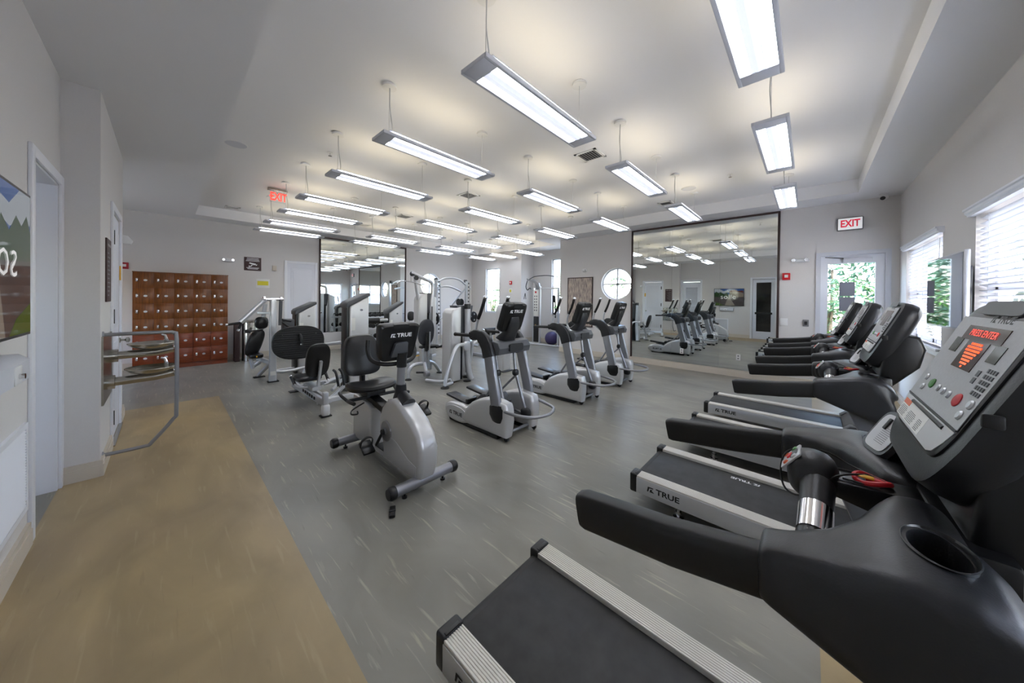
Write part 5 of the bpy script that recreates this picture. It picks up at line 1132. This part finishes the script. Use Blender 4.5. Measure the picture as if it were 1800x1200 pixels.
for i, x in enumerate((5.5, 6.98)):
    b = BM(); lathe(b, [(.06, -.015), (.17, -.015), (.18, -.008), (.18, .008), (.17, .015), (.06, .015)], (x, 8.2, .87), X, 28)
    q = obj('weight_plate', b, 'rubber', t2)
    b = BM()
    for a in range(3): lathe(b, [(.03, -.018), (.03, .018)], (x, 8.2+.11*math.cos(a*2.09), .87+.11*math.sin(a*2.09)), X, 10)
    obj('grip_hole', b, 'silver', q)
t2 = thing('stored_plate', 'small black plates stored high on the smith machine', 'weight plate', (6.48, 8.3, 1.36))
for dx in (-.06, .06):
    b = BM(); lathe(b, [(.05, -.015), (.11, -.015), (.115, 0), (.11, .015), (.05, .015)], (6.48+dx, 8.3, 1.36), X, 20); obj('weight_plate', b, 'rubber', t2)
b = BM(); tube(b, [(6.38, 8.3, 1.36), (6.62, 8.3, 1.36)], .014, 8); tube(b, [(6.6, 8.3, 1.36), (6.62, 8.6, 1.4)], .014, 8); obj('storage_peg', b, 'chrome', t2)
# leg extension bench behind the nearest elliptical
t = thing('leg_extension', 'low bench with black roller pads behind the nearest elliptical trainer', 'weight machine', (5.6, 5.9, 0))
for y, z in ((5.7, .72), (5.85, .62)):
    b = BM(); tube(b, [(5.2, y, z), (5.75, y+.05, z)], .055, 16); obj('roller_pad', b, 'rubber', t)
    b = BM(); lathe(b, [(.04, 0), (.045, .03), (.03, .045)], (5.2, y, z), -X, 14); obj('end_cap', b, 'chrome', t)
b = BM(); box(b, 5.3, 5.7, 5.95, 6.9, .42, .5, .03, 3); obj('bench_cushion', b, 'vinyl', t)
b = BM(); bar(b, (5.5, 5.75, .04), (5.5, 6.9, .04), .06, .06); bar(b, (5.5, 5.95, .04), (5.5, 5.8, .7), .06, .06); bar(b, (5.5, 6.7, .04), (5.5, 6.7, .42), .06, .06); bar(b, (5.2, 6.85, .03), (5.8, 6.85, .03), .06, .05); tube(b, [(5.25, 5.9, .5), (5.0, 5.95, .35), (4.95, 6.0, .1)], .03, 10, 3); obj('frame', b, 'silver', t)
t = thing('weight_bench', 'padded flat weight bench in front of the tall far window', 'bench', (6.9, 7.7, 0))
b = BM(); box(b, 6.4, 7.5, 7.55, 7.83, .4, .47, .03, 3); obj('cushion', b, 'vinyl', t)
b = BM(); bar(b, (6.5, 7.69, .05), (7.4, 7.69, .05), .06, .06)
for x in (6.55, 7.35): bar(b, (x, 7.69, .03), (x, 7.69, .4), .06, .06); bar(b, (x, 7.45, .03), (x, 7.93, .03), .05, .05)
obj('frame', b, 'silver', t)
# single column behind the elliptical (weight column)
t = thing('weight_column', 'tall pale weight column just behind the nearest elliptical console', 'weight machine', (4.75, 4.62, 0))
b = BM(); prism(b, [(4.62, .02), (4.86, .02), (4.88, 1.32), (4.8, 1.38), (4.66, 1.36), (4.6, 1.2)], 'y', 4.5, 4.75, .05, 4); obj('shroud', b, 'shroud', t, ang=60)
b = BM(); tube(b, [(4.78, 4.6, 1.3), (4.83, 4.6, 1.42), (4.9, 4.6, 1.4)], .03, 10, 3); obj('top_hook', b, 'gray_plastic', t)
b = BM(); lathe(b, [(.02, 0), (.016, .01)], (4.84, 4.5, 1.2), -Y, 12); obj('badge', b, 'chrome', t)
b = BM(); box(b, 4.6, 4.9, 4.48, 4.77, 0, .03, .008); obj('base', b, 'gray_plastic', t)
# cable crossover in the alcove
t = thing('cable_machine', 'silver cable crossover machine with white exercise chart in the alcove', 'weight machine', (8.4, 6.3, 0))
def mp(px, y): return px
b = BM(); bar(b, (8.2, 6.62, .02), (8.2, 6.62, 1.85), .07, .07); bar(b, (8.2, 6.36, .02), (8.2, 6.36, 1.9), .06, .06); bar(b, (8.35, 5.75, .02), (8.35, 5.75, 1.85), .06, .06); bar(b, (8.2, 6.4, 1.83), (8.35, 5.75, 1.83), .05, .05); obj('columns', b, 'silver', t)
b = BM(); bar(b, (8.1, 6.7, .03), (8.3, 5.5, .03), .06, .05); bar(b, (8.2, 6.9, .04), (8.2, 6.36, .04), .06, .06); obj('base_frame', b, 'silver', t)
b = BM(); box(b, 8.14, 8.16, 6.4, 6.58, .95, 1.78, .003); ch = obj('exercise_chart', b, 'paper', t)
b = BM()
for i in range(6):
    for j in range(2): box(b, 8.135, 8.139, 6.43+j*.08, 6.47+j*.08, 1.1+i*.09, 1.15+i*.09)
obj('chart_figures', b, 'ink_gray', ch, smooth=False)
b = BM(); box(b, 8.135, 8.139, 6.46, 6.52, 1.68, 1.74); obj('chart_emblem', b, 'red', ch, smooth=False)
b = BM(); box(b, 8.15, 8.22, 6.4, 6.58, .1, .92, .006); ws = obj('weight_stack', b, 'rubber', t)
b = BM(); box(b, 8.14, 8.15, 6.48, 6.51, .62, .66); obj('selector_pin', b, 'yellow_knob', ws, smooth=False)
b = BM(); prism(b, [(6.9, 2.12), (6.6, 2.13), (6.4, 2.0), (6.36, 1.8), (6.5, 1.8), (6.56, 2.0), (6.75, 2.07)], 'x', 8.17, 8.23, .006); obj('boom', b, 'silver_dark', t)
b = BM(); tube(b, [(8.2, 6.92, 2.16), (8.2, 6.85, 2.12), (8.2, 6.6, 2.22), (8.2, 6.1, 2.24), (8.2, 5.7, 2.18), (8.2, 5.4, 2.18)], .014, 8, 4); obj('pull_up_bar', b, 'gray_plastic', t)
b = BM(); tube(b, [(8.18, 6.88, 2.1), (8.15, 6.92, 1.9), (8.15, 6.85, 1.78), (8.15, 6.75, 1.85), (8.15, 6.7, 1.8)], .014, 8, 3); tube(b, [(8.15, 6.95, 1.68), (8.15, 7.0, 1.48), (8.15, 6.92, 1.48), (8.15, 6.95, 1.68)], .01, 6); obj('strap_handle', b, 'rubber', t)
b = BM(); tube(b, [(8.3, 5.9, .85), (8.3, 5.92, 1.6)], .02, 8); tube(b, [(8.3, 5.82, .9), (8.3, 5.84, 1.55)], .02, 8); blob(b, (8.3, 5.88, 1.5), (.05, .05, .12), 12); obj('hanging_ropes', b, 'rubber', t)
t = thing('exercise_ball', 'dark purple exercise ball beside the cable machine', 'ball', (8.5, 6.1, .0))
b = BM(); blob(b, (8.5, 6.1, .22), (.22, .22, .22), 28, 1, 18); obj('ball', b, 'blue_ball', t)
b = BM(); lathe(b, [(.012, 0), (.01, .006)], (8.29, 6.05, .3), -X, 10); obj('valve', b, 'ink', t)
# outlets low in the mirror wall sheet
for y, lab in ((2.02, 'white power outlet set low in big mirror, middle panel'), (1.0, 'white power outlet set low in big mirror, toward the treadmills')):
    b = BM(); box(b, XW-.018, XW-.012, y-.035, y+.035, .33, .45, .002); o = obj('power_outlet', b, 'white_plastic'); tag(o, lab, 'outlet')
    b = BM()
    for z in (.365, .415): box(b, XW-.0195, XW-.0178, y-.012, y+.012, z-.012, z+.012)
    obj('socket', b, 'ink_gray', o, smooth=False)
# ------------------------------------------------------------------ outdoors
b = BM(); box(b, XW+.16, 40, -14, YK-.3, -.2, -.02); box(b, X3+.2, 40, YK-.3, YL+.2, -.2, -.02); box(b, -30, 40, YL+.2, 40, -.2, -.02); box(b, -30, -3.4, -14, YL+.2, -.2, -.02); struct('ground_patio', b, 'patio', smooth=False)
b = BM(); box(b, -6, XW+.16, -14, YW-.3, -.2, -.02); struct('ground_side_yard', b, 'patio', smooth=False)
b = BM(); box(b, -4, 12, -9.3, -9, -.1, 2.0); struct('wall_yard', b, 'stucco', smooth=False)
for x in (3.4, 4.35, 6.0, 6.9):
    b = BM(); box(b, x-.14, x+.14, -2.6, -2.32, -.02, 3.2, .01); o = obj('porch_column', b, 'stucco', smooth=False)
    tag(o, 'pale square porch column outside the blinded windows', 'column', 'porch columns outside'); 
def palm(x, y, h, n, m_, lab, spread=1.0):
    t = thing('garden_palm', lab, 'palm', (x, y, -.02)); b = BM()
    for i in range(4): tube(b, [(x+random.uniform(-.1, .1), y+random.uniform(-.1, .1), -.02), (x+random.uniform(-.15, .15), y+random.uniform(-.15, .15), h*.5)], [.04, .025], 7)
    obj('stem', b, 'bark', t)
    b = BM()
    for i in range(n):
        a = random.uniform(0, 6.283); hh = random.uniform(.15, .75)*h; Ln = random.uniform(.6, 1.1)*spread; d = V(math.cos(a), math.sin(a), 0); s_ = V(-d.y, d.x, 0); lift = random.uniform(.3, 1.2)
        P_ = [V(x, y, hh)+d*(Ln*q)+Z*(lift*Ln*q-1.0*Ln*q*q*.9) for q in [j/10 for j in range(11)]]
        for j in range(1, 11):
            for sg in (-1, 1):
                lw = .06; tip = P_[j]+s_*sg*.28*math.sin(math.pi*min(1, j/10+.12))+d*.12-Z*.08
                vs = [b.verts.new(q) for q in (P_[j], P_[j]+d*lw, tip)]; b.faces.new(vs)
    f = obj('foliage', b, m_, t, smooth=False); f['kind'] = 'stuff'
palm(9.9, -.25, 2.6, 70, 'leaf', 'bright green palm clump outside the entry door')
palm(12.0, -1.75, 3.4, 90, 'leaf_dark', 'darker tall palm clump outside, right part of door glass')
palm(9.6, -2.0, 1.7, 60, 'leaf_yellow', 'yellow green shrub palm outside the entry door')
palm(12.4, 1.0, 3.4, 90, 'leaf_dark', 'tall palm clump outside, left part of door glass')
palm(10.9, 4.6, 2.9, 70, 'leaf', 'green palm clump seen through the round window')
palm(12.6, 8.2, 2.9, 60, 'leaf', 'green palm clump outside the alcove window')
palm(11.6, 12.2, 2.8, 60, 'leaf', 'green palm clump outside the tall far window')

def hedge(x0, x1, y0, y1, h, n, m_, lab):
    t = thing('garden_hedge', lab, 'hedge', ((x0+x1)/2, (y0+y1)/2, -.02)); b = BM()
    for i in range(n):
        p = V(random.uniform(x0, x1), random.uniform(y0, y1), random.uniform(0, 1)**.8*h); a = V(random.gauss(0, 1), random.gauss(0, 1), random.gauss(0, 1)).normalized(); c_ = a.orthogonal().normalized()
        l = random.uniform(.12, .26); b.faces.new([b.verts.new(q) for q in (p, p+a*l*.5+c_*l*.22, p+a*l, p+a*l*.5-c_*l*.22)])
    f = obj('foliage', b, m_, t, smooth=False); f['kind'] = 'stuff'
    b = BM()
    for i in range(6):
        yy = y0+(y1-y0)*(i+.5)/6 if y1-y0 > x1-x0 else (y0+y1)/2; xx = x0+(x1-x0)*(i+.5)/6 if x1-x0 > y1-y0 else (x0+x1)/2
        tube(b, [(xx, yy, -.02), (xx, yy, h*.6)], .04, 6)
    obj('stem', b, 'bark', t)
hedge(14.0, 14.8, -5.5, 3.0, 4.2, 5200, 'leaf_dark', 'tall leafy hedge far behind the palms outside the entry door')
